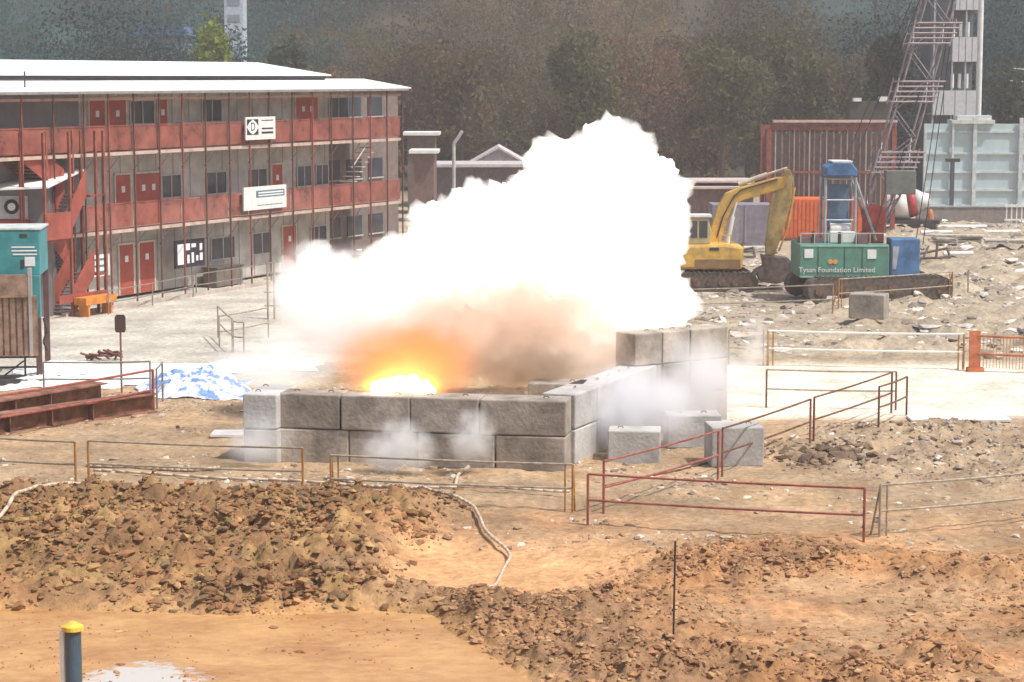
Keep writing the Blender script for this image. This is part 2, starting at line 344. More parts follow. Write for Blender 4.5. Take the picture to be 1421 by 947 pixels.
scatter("broken_rock", X1, Y1, sizes(len(X1), .02, .13), [(.36,.28,.22),(.42,.35,.29),(.28,.21,.17),(.55,.48,.42),(.33,.24,.17)],
        "grey broken rock heaped behind the right hand barriers", "broken rock", sm2)
X1, Y1 = sample(7000, 3, 36, 68, 135, lambda x, y: zones(x, y)['rubR']*sm(.40, .58, fbm(x*.25, y*.25, 3, 79)))
scatter("demolition_rubble", X1, Y1, sizes(len(X1), .04, .36), [(.44,.38,.33),(.58,.53,.47),(.34,.28,.24),(.70,.66,.60),(.28,.24,.2)],
        "pale broken rubble spread over the far right of the site", "rubble", sm2, .55)
X1, Y1 = sample(1500, -2, 14, 86, 130, lambda x, y: sm(-2, 1, x)*.6)
scatter("demolition_rubble", X1, Y1, sizes(len(X1), .05, .28), [(.58,.53,.47),(.44,.38,.33),(.34,.28,.24),(.72,.68,.62)],
        "pale rubble and scrap strewn behind the yellow excavator", "rubble", sm2, .55)

# ------------------------------------------------------------------ accommodation block
E = Vector((1480, 3000, 0)).normalized(); N = Vector((E.y, -E.x, 0))
O0 = G(163, 423)
RZ = math.atan2(E.y, E.x)
# local frame of the block: x along the facade (away), y inward (-N), z up
def tpx(px, off=0.0, z=0.0):            # distance along the facade seen in picture column px
    r = ray(px, 300); d = Vector((r.x, r.y, 0)); o = O0 - N*off
    # k*d = o + t*E
    det = d.x*(-E.y)-(-E.x)*d.y
    k = (o.x*(-E.y)-(-E.x)*o.y)/det
    return (k*d.x-o.x)/E.x if abs(E.x) > 1e-6 else 0
blk = empty("site_office_block", O0, RZ, "three storey site office block with white metal roof and red railings", "building")
D1, D2, EAV = 2.95, 6.0, 8.38
tL, tR, tE = -16.0, tpx(489), tpx(556)
WOFF = 1.25
wb = MB(); wb.box(tL, tR, WOFF, WOFF+5.5, .12, EAV+.15); wb.build("wall", wallg, blk)
wb = MB(); wb.box(tL, tpx(112, WOFF), WOFF-.03, WOFF-.004, .15, 8.3); wb.build("dark_end_wall", wallgd, blk)  # darker grey panel over the left end of the wall
tW = tpx(553, 2.85)
wb = MB(); wb.box(tR+.003, tW, WOFF+1.6, WOFF+5.2, .12, EAV-.35); wb.build("rear_wing_wall", mat("brown grey panel", (.20, .16, .15), .8), blk)
for z, nm in ((D1, "deck"), (D2, "deck")):
    d = MB(); d.box(tpx(92) if z == D1 else tL, tE, 0.02, WOFF-.005, z-.12, z-.02); d.box(tR, tE, WOFF-.005, WOFF+1.59, z-.12, z-.02)
    d.build("deck", mat("deck boards", (.32, .22, .18), .8), blk)
    e = MB(); e.box(tpx(92) if z == D1 else tL, tE, -.06, .015, z-.13, z+.0); e.build("deck_edge", mat("pale deck edge", (.58, .42, .36), .6), blk)
# railings: solid red mesh panel with top rail, one per bay
posts = [116, 150, 185, 220, 252, 284, 317, 345, 372, 404, 432, 458, 488, 512, 535, 556]
pt = [tpx(p) for p in posts]
left_t = [pt[0]-1.85*k for k in range(1, 8)][::-1]
for lev, z in enumerate((D1, D2)):
    ts = (left_t[4:] if lev == 0 else left_t)+pt
    for a, b_ in zip(ts, ts[1:]):
        if lev == 0 and a < tpx(96): continue
        q = MB(); q.box(a+.04, b_-.04, -.01, .01, z+.08, z+.98)
        q.box(a+.03, b_-.03, -.03, .03, z+1.0, z+1.05); q.build("railing_panel", redrail, blk)
for i, t in enumerate(left_t[2:]+pt):
    q = MB(); q.box(t-.027, t+.027, -.15, -.095, 0 if t > pt[0]-.1 else D1-.1, EAV-.05)
    q.build("post", mat("dull red post", (.30, .09, .07), .7) if i % 3 == 0 else mat("brown steel post", (.16, .075, .06), .7), blk)
for t in pt[:13]:
    for z in (D1, D2):
        q = MB(); q.tube((t, -.04, z-.75), (t+.75, -.04, z-.16), .022, 5); q.build("knee_brace", darkm, blk)
# roof: lower walkway strip then main pitched roof
def sheet(name, pts, th, m, parent):
    q = MB(); a = [Vector(p) for p in pts]; up = Vector((0, 0, th)); k = len(a)
    q.add(a+[p+up for p in a], [tuple(range(k)), tuple(range(2*k-1, k-1, -1))]+[(i, (i+1) % k, k+(i+1) % k, k+i) for i in range(k)])
    return q.build(name, m, parent)
sheet("walkway_roof", [(-22, -.55, EAV), (tE+.15, -.55, EAV), (tE-.2, 1.9, EAV+.42), (-22, 1.9, EAV+.42)], .05, roofm, blk)
q = MB(); q.box(-22, tR+.3, 1.6, 1.7, EAV+.38, EAV+.62); q.build("roof_gap", darkm, blk)
sheet("main_roof", [(-22, 1.35, EAV+.60), (tR+.45, 1.35, EAV+.60), (tR+.45, 5.4, EAV+1.18), (-22, 5.4, EAV+1.18)], .06, roofm, blk)
sheet("main_roof_rear", [(-22, 5.41, EAV+1.18), (tR+.45, 5.41, EAV+1.18), (tR+.45, 8.6, EAV+.6), (-22, 8.6, EAV+.6)], .06, roofm, blk)
q = MB(); q.box(tL, tE-.1, -.55, -.49, EAV-.10, EAV-.005); q.build("fascia", mat("grey fascia", (.30, .28, .28), .6), blk)
q = MB(); q.box(tL, tE-.2, -.12, -.05, EAV-.36, EAV-.26); q.build("eaves_beam", mat("pale red beam", (.46, .27, .22), .7), blk)
q = MB()
for t in np.arange(-14, tpx(60), 2.2): q.tube((t, .1, EAV+.08), (t, .1, EAV+.75), .03, 6)
q.tube((-14, .1, EAV+.45), (tpx(98), .1, EAV+.45), .03, 6); q.build("roof_rail", darkm, blk)
def door(p0, p1, z, h=2.05, wide=False):
    a, b_ = tpx(p0, WOFF), tpx(p1, WOFF)
    q = MB(); q.box(a, b_, WOFF-.06, WOFF-.006, z+.03, z+h); d = q.build("door", redd, blk)
    q = MB(); q.box(a-.08, a-.005, WOFF-.07, WOFF-.004, z+.03, z+h+.08); q.box(b_+.005, b_+.08, WOFF-.07, WOFF-.004, z+.03, z+h+.08); q.box(a-.005, b_+.005, WOFF-.07, WOFF-.004, z+h+.005, z+h+.08)
    q.build("door_frame", mat("pale door frame", (.62, .55, .45), .6), d)
    c = (a+b_)/2
    for k in ([-.32, .38] if wide else [0]):
        q = MB(); q.box(c+k-.11, c+k+.11, WOFF-.075, WOFF-.062, z+1.35, z+1.6); q.build("door_notice", paper, d)
def window(p0, p1, z0, z1, nd=1):
    a, b_ = tpx(p0, WOFF), tpx(p1, WOFF)
    q = MB(); q.box(a, b_, WOFF-.03, WOFF-.006, z0, z1); d = q.build("window", glassd, blk)
    q = MB()
    for u in [a, b_]+[a+(b_-a)*k/(nd+1) for k in range(1, nd+1)]: q.box(u-.03, u+.03, WOFF-.06, WOFF-.033, z0, z1)
    q.box(a-.03, b_+.03, WOFF-.064, WOFF-.034, z0-.05, z0); q.box(a-.03, b_+.03, WOFF-.064, WOFF-.034, z1, z1+.05)
    q.build("window_frame", framem, d)
for a, b_ in ((163, 182), (191, 211), (391, 409)): door(a, b_, .12)
for a, b_, w_ in ((160, 180, 0), (188, 221, 1), (377, 391, 0)): door(a, b_, D1, wide=w_)
for a, b_, w_ in ((126, 147, 0), (153, 176, 0), (221, 233, 0), (411, 441, 1)): door(a, b_, D2, wide=w_)
for a, b_ in ((183, 216), (282, 309), (457, 483)): window(a, b_, D2+1.05, D2+1.95)
for a, b_ in ((224, 251), (286, 314), (346, 370), (412, 432), (438, 455)): window(a, b_, D1+1.0, D1+1.9)
for a, b_ in ((291, 324), (349, 375), (430, 452)): window(a, b_, 1.1, 2.0)
for px, z in ((262, D2+.5), (333, D1+.35), (398, D2+.5), (270, D1+.35), (425, .4)):
    t = tpx(px, WOFF-.3); q = MB(); q.box(t-.4, t+.4, WOFF-.33, WOFF-.02, z, z+.55); a_ = q.build("air_conditioner", mat("dull white casing", (.55, .54, .52), .6, var=.25), blk)
    q = MB(); q.tube((t-.08, WOFF-.35, z+.28), (t-.08, WOFF-.332, z+.28), .2, 14); q.build("fan_grille", darkm, a_)
# vertical panel seams
q = MB()
for t in np.arange(tpx(116, WOFF), tR, 1.22):
    for z0, z1 in ((.15, D1-.15), (D1+.02, D2-.15), (D2+.02, EAV)): q.box(t-.015, t+.015, WOFF-.018, WOFF-.003, z0, z1)
q.build("panel_joint", mat("joint grey", (.28, .25, .24), .7), blk)
# rear wing openings
for z in (.15, D1, D2):
    for a in np.arange(2.2, tW-tR-1.5, 2.1):
        q = MB(); q.box(tR+a, tR+a+1.4, WOFF+1.55, WOFF+1.594, z+1.0, z+1.95); d = q.build("window", glassd, blk)
        q = MB(); q.box(tR+a-.05, tR+a+1.45, WOFF+1.5, WOFF+1.545, z+.93, z+.99); q.build("window_sill", framem, d)
# pale diagonal stair under the far landing
q = MB(); q.box(0, 1, 0, 1, 0, 1)
st = MB()
for k in range(9): st.box(tR+.2+k*.26, tR+.5+k*.26, .15, .95, D2-2.2+k*.22, D2-2.16+k*.22)
st.tube((tR+.2, .12, D2-1.3), (tR+2.5, .12, D2+.6-.2), .03); st.build("stair_flight", mat("pale stair", (.6, .52, .46), .6), blk)

# left stairs
stair = empty("outside_staircase", O0, RZ, "red steel outside staircase climbing the left end of the site office", "staircase")
t0, t1 = tpx(58), tpx(113)
def flight(ta, tb, za, zb, y0):
    q = MB(); n_ = 12
    for k in range(n_):
        u = ta+(tb-ta)*k/n_; v = za+(zb-za)*(k+1)/n_; q.box(min(u, u+(tb-ta)/n_), max(u, u+(tb-ta)/n_), y0, y0+1, v-.04, v)
    f = q.build("stair_flight", mat("stair steel", (.28, .18, .16), .7), stair)
    for yy in (y0-.03, y0+1.0):
        q = MB(); q.prism([(ta, za-.05), (tb, zb-.05), (tb, zb+1.0), (ta, za+1.0)], yy, yy+.03); q.build("balustrade", redp, f)
flight(t0+.4, t1-.6, .0, 1.5, -1.0); flight(t1-.6, t0+.4, 1.5, D1, .1); flight(t0+.2, t1-1.0, D1, 4.5, -1.0); flight(t1-1.0, t0-1.2, 4.5, D2, .1)
q = MB()
for t in (t0-1.2, t0+.3, t1-.5, t1): 
    for y in (-1.1, -.02): q.box(t-.05, t+.05, y-.05, y+.05, -.1, D2+.9)
q.box(t0-1.2, t0+.3, -1.1, .0, D1-.1, D1-.02); q.box(t1-.5, t1, -1.1, .0, 1.42, 1.5); q.box(t1-.9, t1, -1.1, 0, 4.42, 4.5); q.build("stair_frame", rustred, stair)
q = MB(); q.box(t0-1.2, t0+.25, -1.16, -1.12, D1, D1+1.0); q.build("landing_panel", redp, stair); q = MB(); q.box(t0-.6, t1, -1.2, -1.16, .55, .85); q.build("landing_panel", redp, stair)
q = MB(); q.box(t0+.2, t1-.3, -1.8, -1.25, .45, .72); q.box(t0+.4, t0+.5, -1.75, -1.3, 0, .45); q.box(t1-.6, t1-.5, -1.75, -1.3, 0, .45)
o = q.build("workbench", mat("orange bench board", (.70, .26, .05), .6), None); o.location = O0; o.rotation_euler = (0, 0, RZ)
tag(o, "low orange topped bench at the foot of the red staircase", "bench")

# boards on the block
def board(px0, px1, zc, h, name, label, cat, off=-.22, base=whitep, deco=None):
    a, b_ = tpx(px0, off), tpx(px1, off); c = (a+b_)/2; w_ = b_-a
    e = empty(name, O0+E*c-N*off+Vector((0, 0, zc)), RZ, label, cat)
    q = MB(); q.box(-w_/2, w_/2, -.03, .03, -h/2, h/2); q.build("panel", base, e)
    if deco: deco(e, w_, h)
    return e
RX = (math.pi/2, 0, 0)
def deco_d(e, w_, h):
    q = MB(); q.box(-w_*.46, -w_*.08, -.036, -.032, -h*.28, h*.40); q.build("emblem_ground", inkm, e)
    c = -w_*.27; cz = h*.06; q = MB()
    q.prism([(c-w_*.20, cz), (c-w_*.10, cz-h*.22), (c, cz-h*.33), (c+w_*.10, cz-h*.22), (c+w_*.20, cz), (c+w_*.10, cz+h*.22), (c, cz+h*.33), (c-w_*.10, cz+h*.22)], -.042, -.038); q.build("emblem", paper, e)
    text_mesh("letter", "D", h*.52, inkm, e, (c, -.046, cz), RX, .002)
    q = MB()
    for zz, hh in ((.34, .02), (-.02, .035), (-.20, .045)): q.box(w_*.03, w_*.42, -.036, -.032, h*(zz-hh), h*(zz+hh))
    q.build("text_line", inkm, e)
board(342, 383, 6.73, .98, "emblem_sign", "square white sign with a dark D emblem on the upper railing", "sign", deco=deco_d)
def deco_s(e, w_, h):
    q = MB(); q.box(-w_*.22, w_*.45, -.036, -.032, h*.02, h*.32); q.build("stripe_ground", inkb, e)
    q = MB(); q.box(-w_*.17, w_*.42, -.042, -.038, h*.19, h*.25); q.box(-w_*.17, w_*.42, -.042, -.038, h*.08, h*.13); q.build("stripe", paper, e)
    q = MB(); q.box(-w_*.2, w_*.4, -.036, -.032, -h*.33, -h*.30); q.build("text_line", inkb, e)
board(338, 397, 3.72, 1.0, "striped_sign", "long white sign with blue grey stripes on the lower railing", "sign", deco=deco_s)
def deco_n(e, w_, h):
    q = MB(); q.box(-w_/2+.001, w_/2-.001, -.05, -.032, h*.42, h*.5-.001); q.box(-w_/2+.001, w_/2-.001, -.05, -.032, -h*.5+.001, -h*.42); q.box(-w_/2+.001, -w_*.45, -.05, -.032, -h*.418, h*.418); q.box(w_*.45, w_/2-.001, -.05, -.032, -h*.418, h*.418); q.build("frame", inkm, e)
    q = MB()
    for a, b_, c, d in ((-.42,-.2,-.38,.36), (-.14,.0,.12,.36), (-.10,-.02,-.36,-.05), (.05,.2,.2,.34), (.05,.13,-.36,.02), (.2,.28,-.3,-.1), (.33,.43,-.3,-.02), (.33,.42,.06,.32)):
        q.box(w_*a, w_*b_, -.045, -.034, h*c, h*d)
    q.build("poster", paper, e)
board(241, 282, 1.62, 1.15, "notice_board", "black framed notice board covered in white posters by the red doors", "notice board", off=.4, base=inkm, deco=deco_n)
def deco_b(e, w_, h):
    q = MB()
    for zz in (.28, -.02, -.3): q.box(-w_*.42, w_*.35, -.036, -.032, h*(zz-.05), h*(zz+.05))
    q.build("text_line", inkb, e)
board(125, 150, 1.62, .85, "white_banner", "white banner with rows of grey text left of the ground floor doors", "banner", off=.1, deco=deco_b)
cc = O0+E*((tpx(290, .6)+tpx(326, .6))/2)-N*.6; e = empty("tool_crate", cc, RZ, "dull grey brown crate standing against the wall under the ground floor window", "crate")
q = MB(); q.box(-1.0, 1.0, -.35, .35, .04, .8); q.build("body", mat("dull crate brown", (.20, .16, .13), .8), e, bevel=.02)
q = MB(); q.box(-1.05, 1.05, -.4, .4, .803, .87); q.build("lid", mat("crate lid dark", (.12, .10, .09), .8), e)
# kerb and yard rail of the block
q = MB(); q.box(tpx(60), tE, -.95, -.75, -.02, .14); o = q.build("kerb", mat("kerb concrete", (.50, .42, .38), .9), None); o.location = O0; o.rotation_euler = (0, 0, RZ); tag(o, kind="structure")

# ------------------------------------------------------------------ barriers
def barrier(a, b, h, m, label, group, mid=.5, legs=False, name="pipe_barrier", post_m=None, r=.024, posts_n=2, cat="barrier"):
    a = Vector((a[0], a[1], Hs(a[0], a[1]))); b = Vector((b[0], b[1], Hs(b[0], b[1])))
    e = empty(name, a, 0, label, cat, group); d = b-a; up = Vector((0, 0, 1)); pm = post_m or m
    dn = Vector((d.x, d.y, 0)).normalized(); sd_ = Vector((-dn.y, dn.x, 0))
    for k in range(posts_n):
        p = d*(k/(posts_n-1))
        q = MB(); q.tube(p-up*.15, p+up*h, r*1.15, 7)
        if legs:
            q.tube(p+up*h, p+sd_*.32-up*.1, r, 6); q.tube(p+up*h*.35+sd_*.21, p+up*h*.35-sd_*.0, r*.8, 6)
            q.tube(p+dn*.16*(1 if k == 0 else -1)+up*h, p+dn*.16*(1 if k == 0 else -1)-up*.1, r*.8, 6)
        q.build("post", pm, e)
    def sag(f): return Vector((0, 0, -.02*math.sin(math.pi*f)))
    for z in (h, h*mid):
        q = MB(); pts = [d*(k/6)+up*z+sag(k/6) for k in range(7)]; q.path(pts, r, 7); q.build("rail", m, e)
    return e
def rp(px, py, h): p = G(px, py, h); return (p.x, p.y)
BG = "pipe barriers round the blast enclosure"
barrier(rp(-60, 602, 1.0), rp(104, 616, 1.0), 1.0, sandrail, "dusty pipe barrier running off the left edge below the rusty beams", BG, post_m=yell2)
barrier(rp(122, 616, 1.0), rp(420, 630, 1.0), 1.0, sandrail, "long dusty pipe barrier in front of the leftmost concrete blocks", BG, post_m=yell2)
barrier(rp(459, 634, 1.0), rp(795, 644, 1.0), 1.0, sandrail, "grey pipe barrier right in front of the front block wall", BG, legs=True, post_m=yell2)
barrier(rp(816, 657, 1.05), rp(1200, 680, 1.05), 1.05, pinkred, "faded red pipe barrier in front of the loose blocks, nearest the camera", BG)
barrier(rp(1222, 676, 1.02), rp(1470, 652, 1.02), 1.02, sandrail, "dusty pipe barrier running off the right edge with spread yellowish legs", BG, legs=True)
barrier(rp(838, 638, 1.1), rp(997, 598, 1.1), 1.1, pinkred, "red barrier slanting past the loose square block nearest the wall", BG)
barrier(rp(1003, 595, 1.1), rp(1125, 557, 1.1), 1.1, rust, "rust brown barrier slanting back from the rightmost loose block", BG, post_m=pinkred)
barrier(rp(1130, 555, 1.1), rp(1238, 517, 1.1), 1.1, rust, "rust brown barrier slanting over the pale ground to the corner posts", BG)
barrier(rp(1064, 513, 1.05), rp(1244, 516, 1.05), 1.05, sandrail, "grey barrier crossing the pale ground behind the slanting barriers", BG, post_m=rust)
barrier(rp(1220, 545, 1.05), rp(1259, 523, 1.05), 1.05, rust, "short rusty barrier at the corner of the pale ground", BG)
barrier(rp(1066, 459, 1.1), rp(1338, 464, 1.1), 1.1, whitep, "white railed barrier with yellow posts before the grey rubble", BG, legs=True, post_m=yell2, r=.032, posts_n=2)
barrier(rp(960, 401, 1.1), rp(1156, 403, 1.1), 1.1, sandrail, "pale rail barrier between the excavator and the crane tracks", BG, post_m=yell2)
barrier(rp(1164, 395, 1.1), rp(1322, 382, 1.1), 1.1, sandrail, "grey barrier with yellow A legs right before the crane track", BG, legs=True, post_m=yell2)
barrier(rp(1012, 458, 1.1), rp(1060, 459, 1.1), 1.1, sandrail, "short grey barrier just behind the tall block wall", BG)
barrier(rp(60, 502, .95), rp(208, 503, .95), .95, greym, "grey pipe rail beyond the white sheeting on the left", BG)
barrier(rp(-30, 554, 1.1), rp(212, 513, 1.1), 1.1, pinkred, "pinkish red barrier above the rusty steel beam on the left", BG, r=.034)
barrier(rp(217, 512, 1.1), rp(225, 503, 1.1), 1.1, greym, "narrow grey barrier end by the blue and white sheeting", BG)
barrier(rp(302, 425, 1.1), rp(322, 443, 1.1), 1.1, sandrail, "short pale barrier at the end of the yard near the far steps", BG)
barrier(rp(304, 439, 1.05), rp(372, 427, 1.05), 1.05, sandrail, "pale barrier leading to the twin tall posts in the yard", BG)
barrier(rp(323, 446, 1.0), rp(338, 447, 1.0), 1.0, sandrail, "narrow standing hoop of pale pipe on the yard edge", BG)
barrier(rp(150, 404, .9), rp(268, 382, .9), .9, greym, "low grey handrail along the yard in front of the red doors", BG, posts_n=3)
barrier(rp(272, 381, .9), rp(392, 362, .9), .9, greym, "low grey handrail along the yard in front of the notice board end", BG, posts_n=3)
# orange mesh barrier at the right
p0, p1 = rp(1352, 466, 1.1), rp(1480, 470, 1.1); a = Vector((*p0, 0)); b_ = Vector((*p1, 0))
e = barrier(p0, p1, 1.1, mat("dull orange barrier", (.45, .15, .07), .7, var=.3), "orange red barrier with mesh infill running off the right edge", BG, post_m=mat("dull orange barrier", (.45, .15, .07), .7, var=.3), r=.04)
d = b_-a; q = MB(); n_ = 28
for k in range(n_): q.tube(d*(k/n_)+Vector((0, 0, .12)), d*(k/n_)+Vector((0, 0, 1.05)), .012, 4)
q.build("mesh_infill", mat("faded orange mesh", (.55, .30, .16), .8), e)
q = MB(); q.box(-.14, .18, -.05, .05, 0, 1.25); q.box(-.2, .3, -.15, .15, 0, .12); q.build("warning_panel", mat("worn orange panel", (.55, .17, .08), .7, var=.3), e)
# twin tall posts
for px, lab in ((372, "left one of the two tall slim pipe posts at the yard corner"), (381, "right one of the two tall slim pipe posts at the yard corner")):
    p = gp(px, 443); e = empty("pipe_post", p, 0, lab, "post", "tall pipe posts")
    q = MB(); q.tube((0, 0, -.2), (0, 0, 2.1), .04, 8); q.build("pipe", mat("olive pipe", (.33, .28, .18), .6), e)
    q = MB()
    for z in (.5, 1.0, 1.5): q.tube((-.14, 0, z), (.2, 0, z), .03, 6)
    q.build("cross_peg", sandrail, e)

# ------------------------------------------------------------------ concrete blocks
BH = .83
palec = concrete.copy(); palec.name = "smoke veiled concrete"; _e = palec.node_tree.nodes["Color Ramp"].color_ramp.elements; _e[0].color = (.40, .39, .38, 1); _e[1].color = (.60, .59, .58, 1)  # lighter copy of concrete, the pale veil of smoke painted into its colour
def block(c, w, d, rz, z, label, h=BH, tilt=0):
    r_ = random.Random(hash((round(c.x, 2), round(c.y, 2), round(z, 2))) & 0xffff)
    e = empty("concrete_block", (c.x+r_.uniform(-.006, .006), c.y+r_.uniform(-.035, .035), z), rz+r_.uniform(-.02, .02), label, "concrete block", "precast concrete blocks of the blast enclosure")
    q = MB(); w2, d2 = w/2-.012, d/2
    q.box(-w2, w2, -d2, d2, .006, h-.012)
    o = q.build("body", palec if ("right side" in label or "loose" in label or "left corner" in label) else concrete, e, bevel=.035)
    q = MB()
    for sx in (-1, 1):
        if len(label) % 3 == (sx+1)//2: continue
        x = sx*w*.25+r_.uniform(-.06, .06); q.tube((x-.07, 0, h-.02), (x-.04, 0, h+.03), .01, 5); q.tube((x+.07, 0, h-.02), (x+.04, 0, h+.03), .01, 5); q.tube((x-.04, 0, h+.03), (x+.04, 0, h+.03), .01, 5)
    q.build("lifting_loop", rust, e)
    return e
# front wall
A, B = G(386, 641), G(785, 655); fd = (B-A).normalized(); back = Vector((-fd.y, fd.x, 0)); L = (B-A).length; frz = math.atan2(fd.y, fd.x)
cuts = [0, .222, .465, .705, 1.0]; cutb = [0, .25, .49, .76, 1.0]; words = ["leftmost", "second from the left", "third from the left", "rightmost"]
for i in range(4):
    for cs, z, nm in ((cutb, -.03, "bottom"), (cuts, BH-.03, "top")):
        a, b_ = cs[i]*L, cs[i+1]*L; c = A+fd*(a+b_)/2+back*.42
        block(c, b_-a, .84, frz, z, f"{words[i]} block in the {nm} course of the front wall" if i in (0, 3) else f"block in the {nm} course of the front wall, {words[i]}")
# left return
for k in range(2):
    for z, nm in ((-.03, "lower"), (BH-.03, "upper")):
        c = G(360, 640)+Vector((-.02, .42, 0))+Vector((-.25, 1, 0)).normalized()*(.9*k) + back*.05
        c = G(362, 643)+back*.42+back*.87*k+fd*(-.04*k)
        block(c, .86+.0*k, .84, frz, z, f"{nm} pale block at the left corner, " + ["just left of the front wall", "second one back", "third one back in the haze"][k])
# right wing
wd = Vector((1265, 3000, 0)).normalized(); wn_ = Vector((-wd.y, wd.x, 0)); wrz = math.atan2(wd.y, wd.x); W0 = B+back*.90+fd*.02
for k in range(4):
    for z, nm in ((-.03, "lower"), (BH-.03, "upper")):
        c = W0+wd*(.15+.72+1.47*k)+wn_*.42
        block(c, 1.45, .84, wrz, z, f"{nm} block of the right side wall, " + ["nearest the camera", "second one back", "third one back", "farthest one, by the tall stack"][k])
q0 = G(735, 627); block(q0+Vector((.7, .6, 0)), 1.4, .84, frz, -.03, "lower block of the short inner wall behind the front wall's right end")
block(q0+Vector((.7, .6, 0)), 1.4, .84, frz, BH-.03, "upper block of the short inner wall, its bright top showing behind the front wall")
# tall rear stack
T0 = G(880, 597); td = (G(1010, 582)-T0); TL = td.length; td.normalize(); tn = Vector((-td.y, td.x, 0)); trz = math.atan2(td.y, td.x); tcut = [0, .29, .585, 1.0]
wt = (TL-.0)/3
for k in range(3):
    for j, nm in enumerate(("bottom", "middle", "top")):
        c = T0+td*(TL*(tcut[k]+tcut[k+1])/2)+tn*.42
        block(c, TL*(tcut[k+1]-tcut[k])-.01, .84, trz, -.03+BH*j, f"{nm} block of the tall rear stack, " + ["left column", "middle column", "right column"][k])
# loose blocks
def loose(px, py, w, d, rz, label, h=BH): 
    p = gp(px, py); block(Vector((p.x, p.y+d/2, 0)), w, d, rz, p.z-.04, label, h)
loose(882, 642, 1.25, .8, R(-4)+.0, "loose square block in thin smoke, nearest the right side wall")
loose(962, 621, 1.35, .8, R(3), "loose wide block set behind the others, middle of the three")
loose(1021, 648, 1.25, 1.0, R(6), "loose block with a bright top behind the red post, rightmost of three", .95)
loose(1208, 459, 1.3, .9, R(-20), "lone brown grey block before the crane, far behind the barriers", .9)

# ------------------------------------------------------------------ left foreground-ish clutter
# steel beams
def beam(p0, p1, h, w_, label, z0=0):
    a, b_ = gp(*p0), gp(*p1); d = b_-a; d.z = 0; L_ = d.length; e = empty("steel_beam", (a.x, a.y, min(a.z, b_.z)+z0), math.atan2(d.y, d.x), label, "steel beam", "rusty steel beams at the left")
    q = MB(); q.box(0, L_, 0, w_, h-.04, h); q.box(0, L_, 0, w_, 0, .04); q.build("flange", mat("pinkish rusty flange", (.30, .14, .10), .85, var=.45, scale=2), e)
    q = MB(); q.box(0, L_, w_*.42, w_*.52, .04, h-.04)
    for k in range(int(L_/1.3)): q.box(.3+k*1.3, .33+k*1.3, .02, w_*.42, .04, h-.04)
    q.build("web", rust, e)
    return e
beam((-60, 612), (219, 571), .52, .5, "long rusty steel beam lying in front, ending below the thin sign post")
beam((-40, 590), (150, 556), .5, .6, "shorter dark rusty beam lying behind the long one", .0)
# sign post
p = gp(169, 547); e = empty("sign_post", p, 0, "thin post with a small dark board at its top beside the white sheeting", "sign post")
q = MB(); q.tube((0, 0, -.2), (0, 0, 1.75), .03, 8); q.build("pole", mat("pole brown", (.25, .14, .12), .6), e)
q = MB(); q.prism([(-.12, 1.72), (.12, 1.72), (.15, 1.8), (.15, 2.15), (.1, 2.22), (-.1, 2.22), (-.15, 2.15), (-.15, 1.8)], -.04, .04); q.build("board", mat("board dark", (.10, .06, .055), .6), e)
# sheeting
def cloth(name, cx, cy, rx, ry, hh, m, label, seed):
    n_ = 70; xs = np.linspace(-1, 1, n_); XX, YY = np.meshgrid(xs, xs); r_ = np.sqrt(XX**2+YY**2)
    edge = 1+.28*(fbm(np.arctan2(YY, XX)*1.3+9, r_*0+seed, 3, seed)-.5)*2
    x = cx+XX*rx*edge; y = cy+YY*ry*edge
    cr_ = np.abs(fbm(XX*5+seed, YY*5, 4, seed)-.5)*2; cr2 = np.abs(fbm(XX*11+seed, YY*9, 3, seed+3)-.5)*2
    z = H(x.ravel(), y.ravel()).reshape(x.shape)+.02+hh*sm(1.05, .45, r_)*(.25+.9*(1-cr_)*fbm(XX*1.6, YY*1.6, 3, seed+9)*1.3)+hh*.35*sm(1.1, .8, r_)*(1-cr2)
    id_ = np.arange(n_*n_).reshape(n_, n_); Fq = np.stack([id_[:-1, :-1], id_[:-1, 1:], id_[1:, 1:], id_[1:, :-1]], -1).reshape(-1, 4)
    o = fast_mesh(name, np.stack([x, y, z], -1).reshape(-1, 3), Fq, m, None, True); md = o.modifiers.new("s", 'SOLIDIFY'); md.thickness = .01
    return tag(o, label, "tarpaulin")
tb = mat("blue and white sheeting", (.78, .80, .86), .45, col2=(.16, .28, .58), scale=2.6, bump=.3)
tb.node_tree.nodes["Color Ramp"].color_ramp.elements[0].position = .46; tb.node_tree.nodes["Color Ramp"].color_ramp.elements[1].position = .54
tw = mat("white sheeting", (.84, .84, .84), .5, var=.08, scale=2, bump=.2)
c = G(278, 545); cloth("blue_tarpaulin", c.x-.25, c.y+.7, 1.55, 1.9, .42, tb, "crumpled blue and white tarpaulin heaped left of the concrete blocks", 3)
c = G(215, 520); cloth("white_tarpaulin", c.x, c.y, 2.6, 2.2, .16, tw, "flat white plastic sheeting spread behind the thin sign post", 11)
c = G(95, 525); cloth("white_tarpaulin", c.x, c.y, 1.9, 2.2, .28, tw, "white plastic sheeting crumpled beside the legs of the teal container", 23)
c = G(350, 528); cloth("white_tarpaulin", c.x, c.y+3.6, 1.6, 1.5, .15, tw, "white plastic sheeting lying behind the left corner blocks", 31)
c = gp(150, 500); q = MB()
for k in range(16):
    a = Vector((random.uniform(-.55, .45), random.uniform(-.3, .3), random.uniform(.02, .15))); d = Vector((random.uniform(-.4, .4), random.uniform(-.2, .2), random.uniform(-.05, .18))); q.tube(a-d, a+d, .035, 5)
o = q.build("scrap_heap", mat("dark red scrap", (.17, .07, .06), .8), None); o.location = c+Vector((0, 0, .08)); tag(o, "small heap of dark red scrap steel on the white sheeting", "scrap heap")
o["kind"] = "stuff"
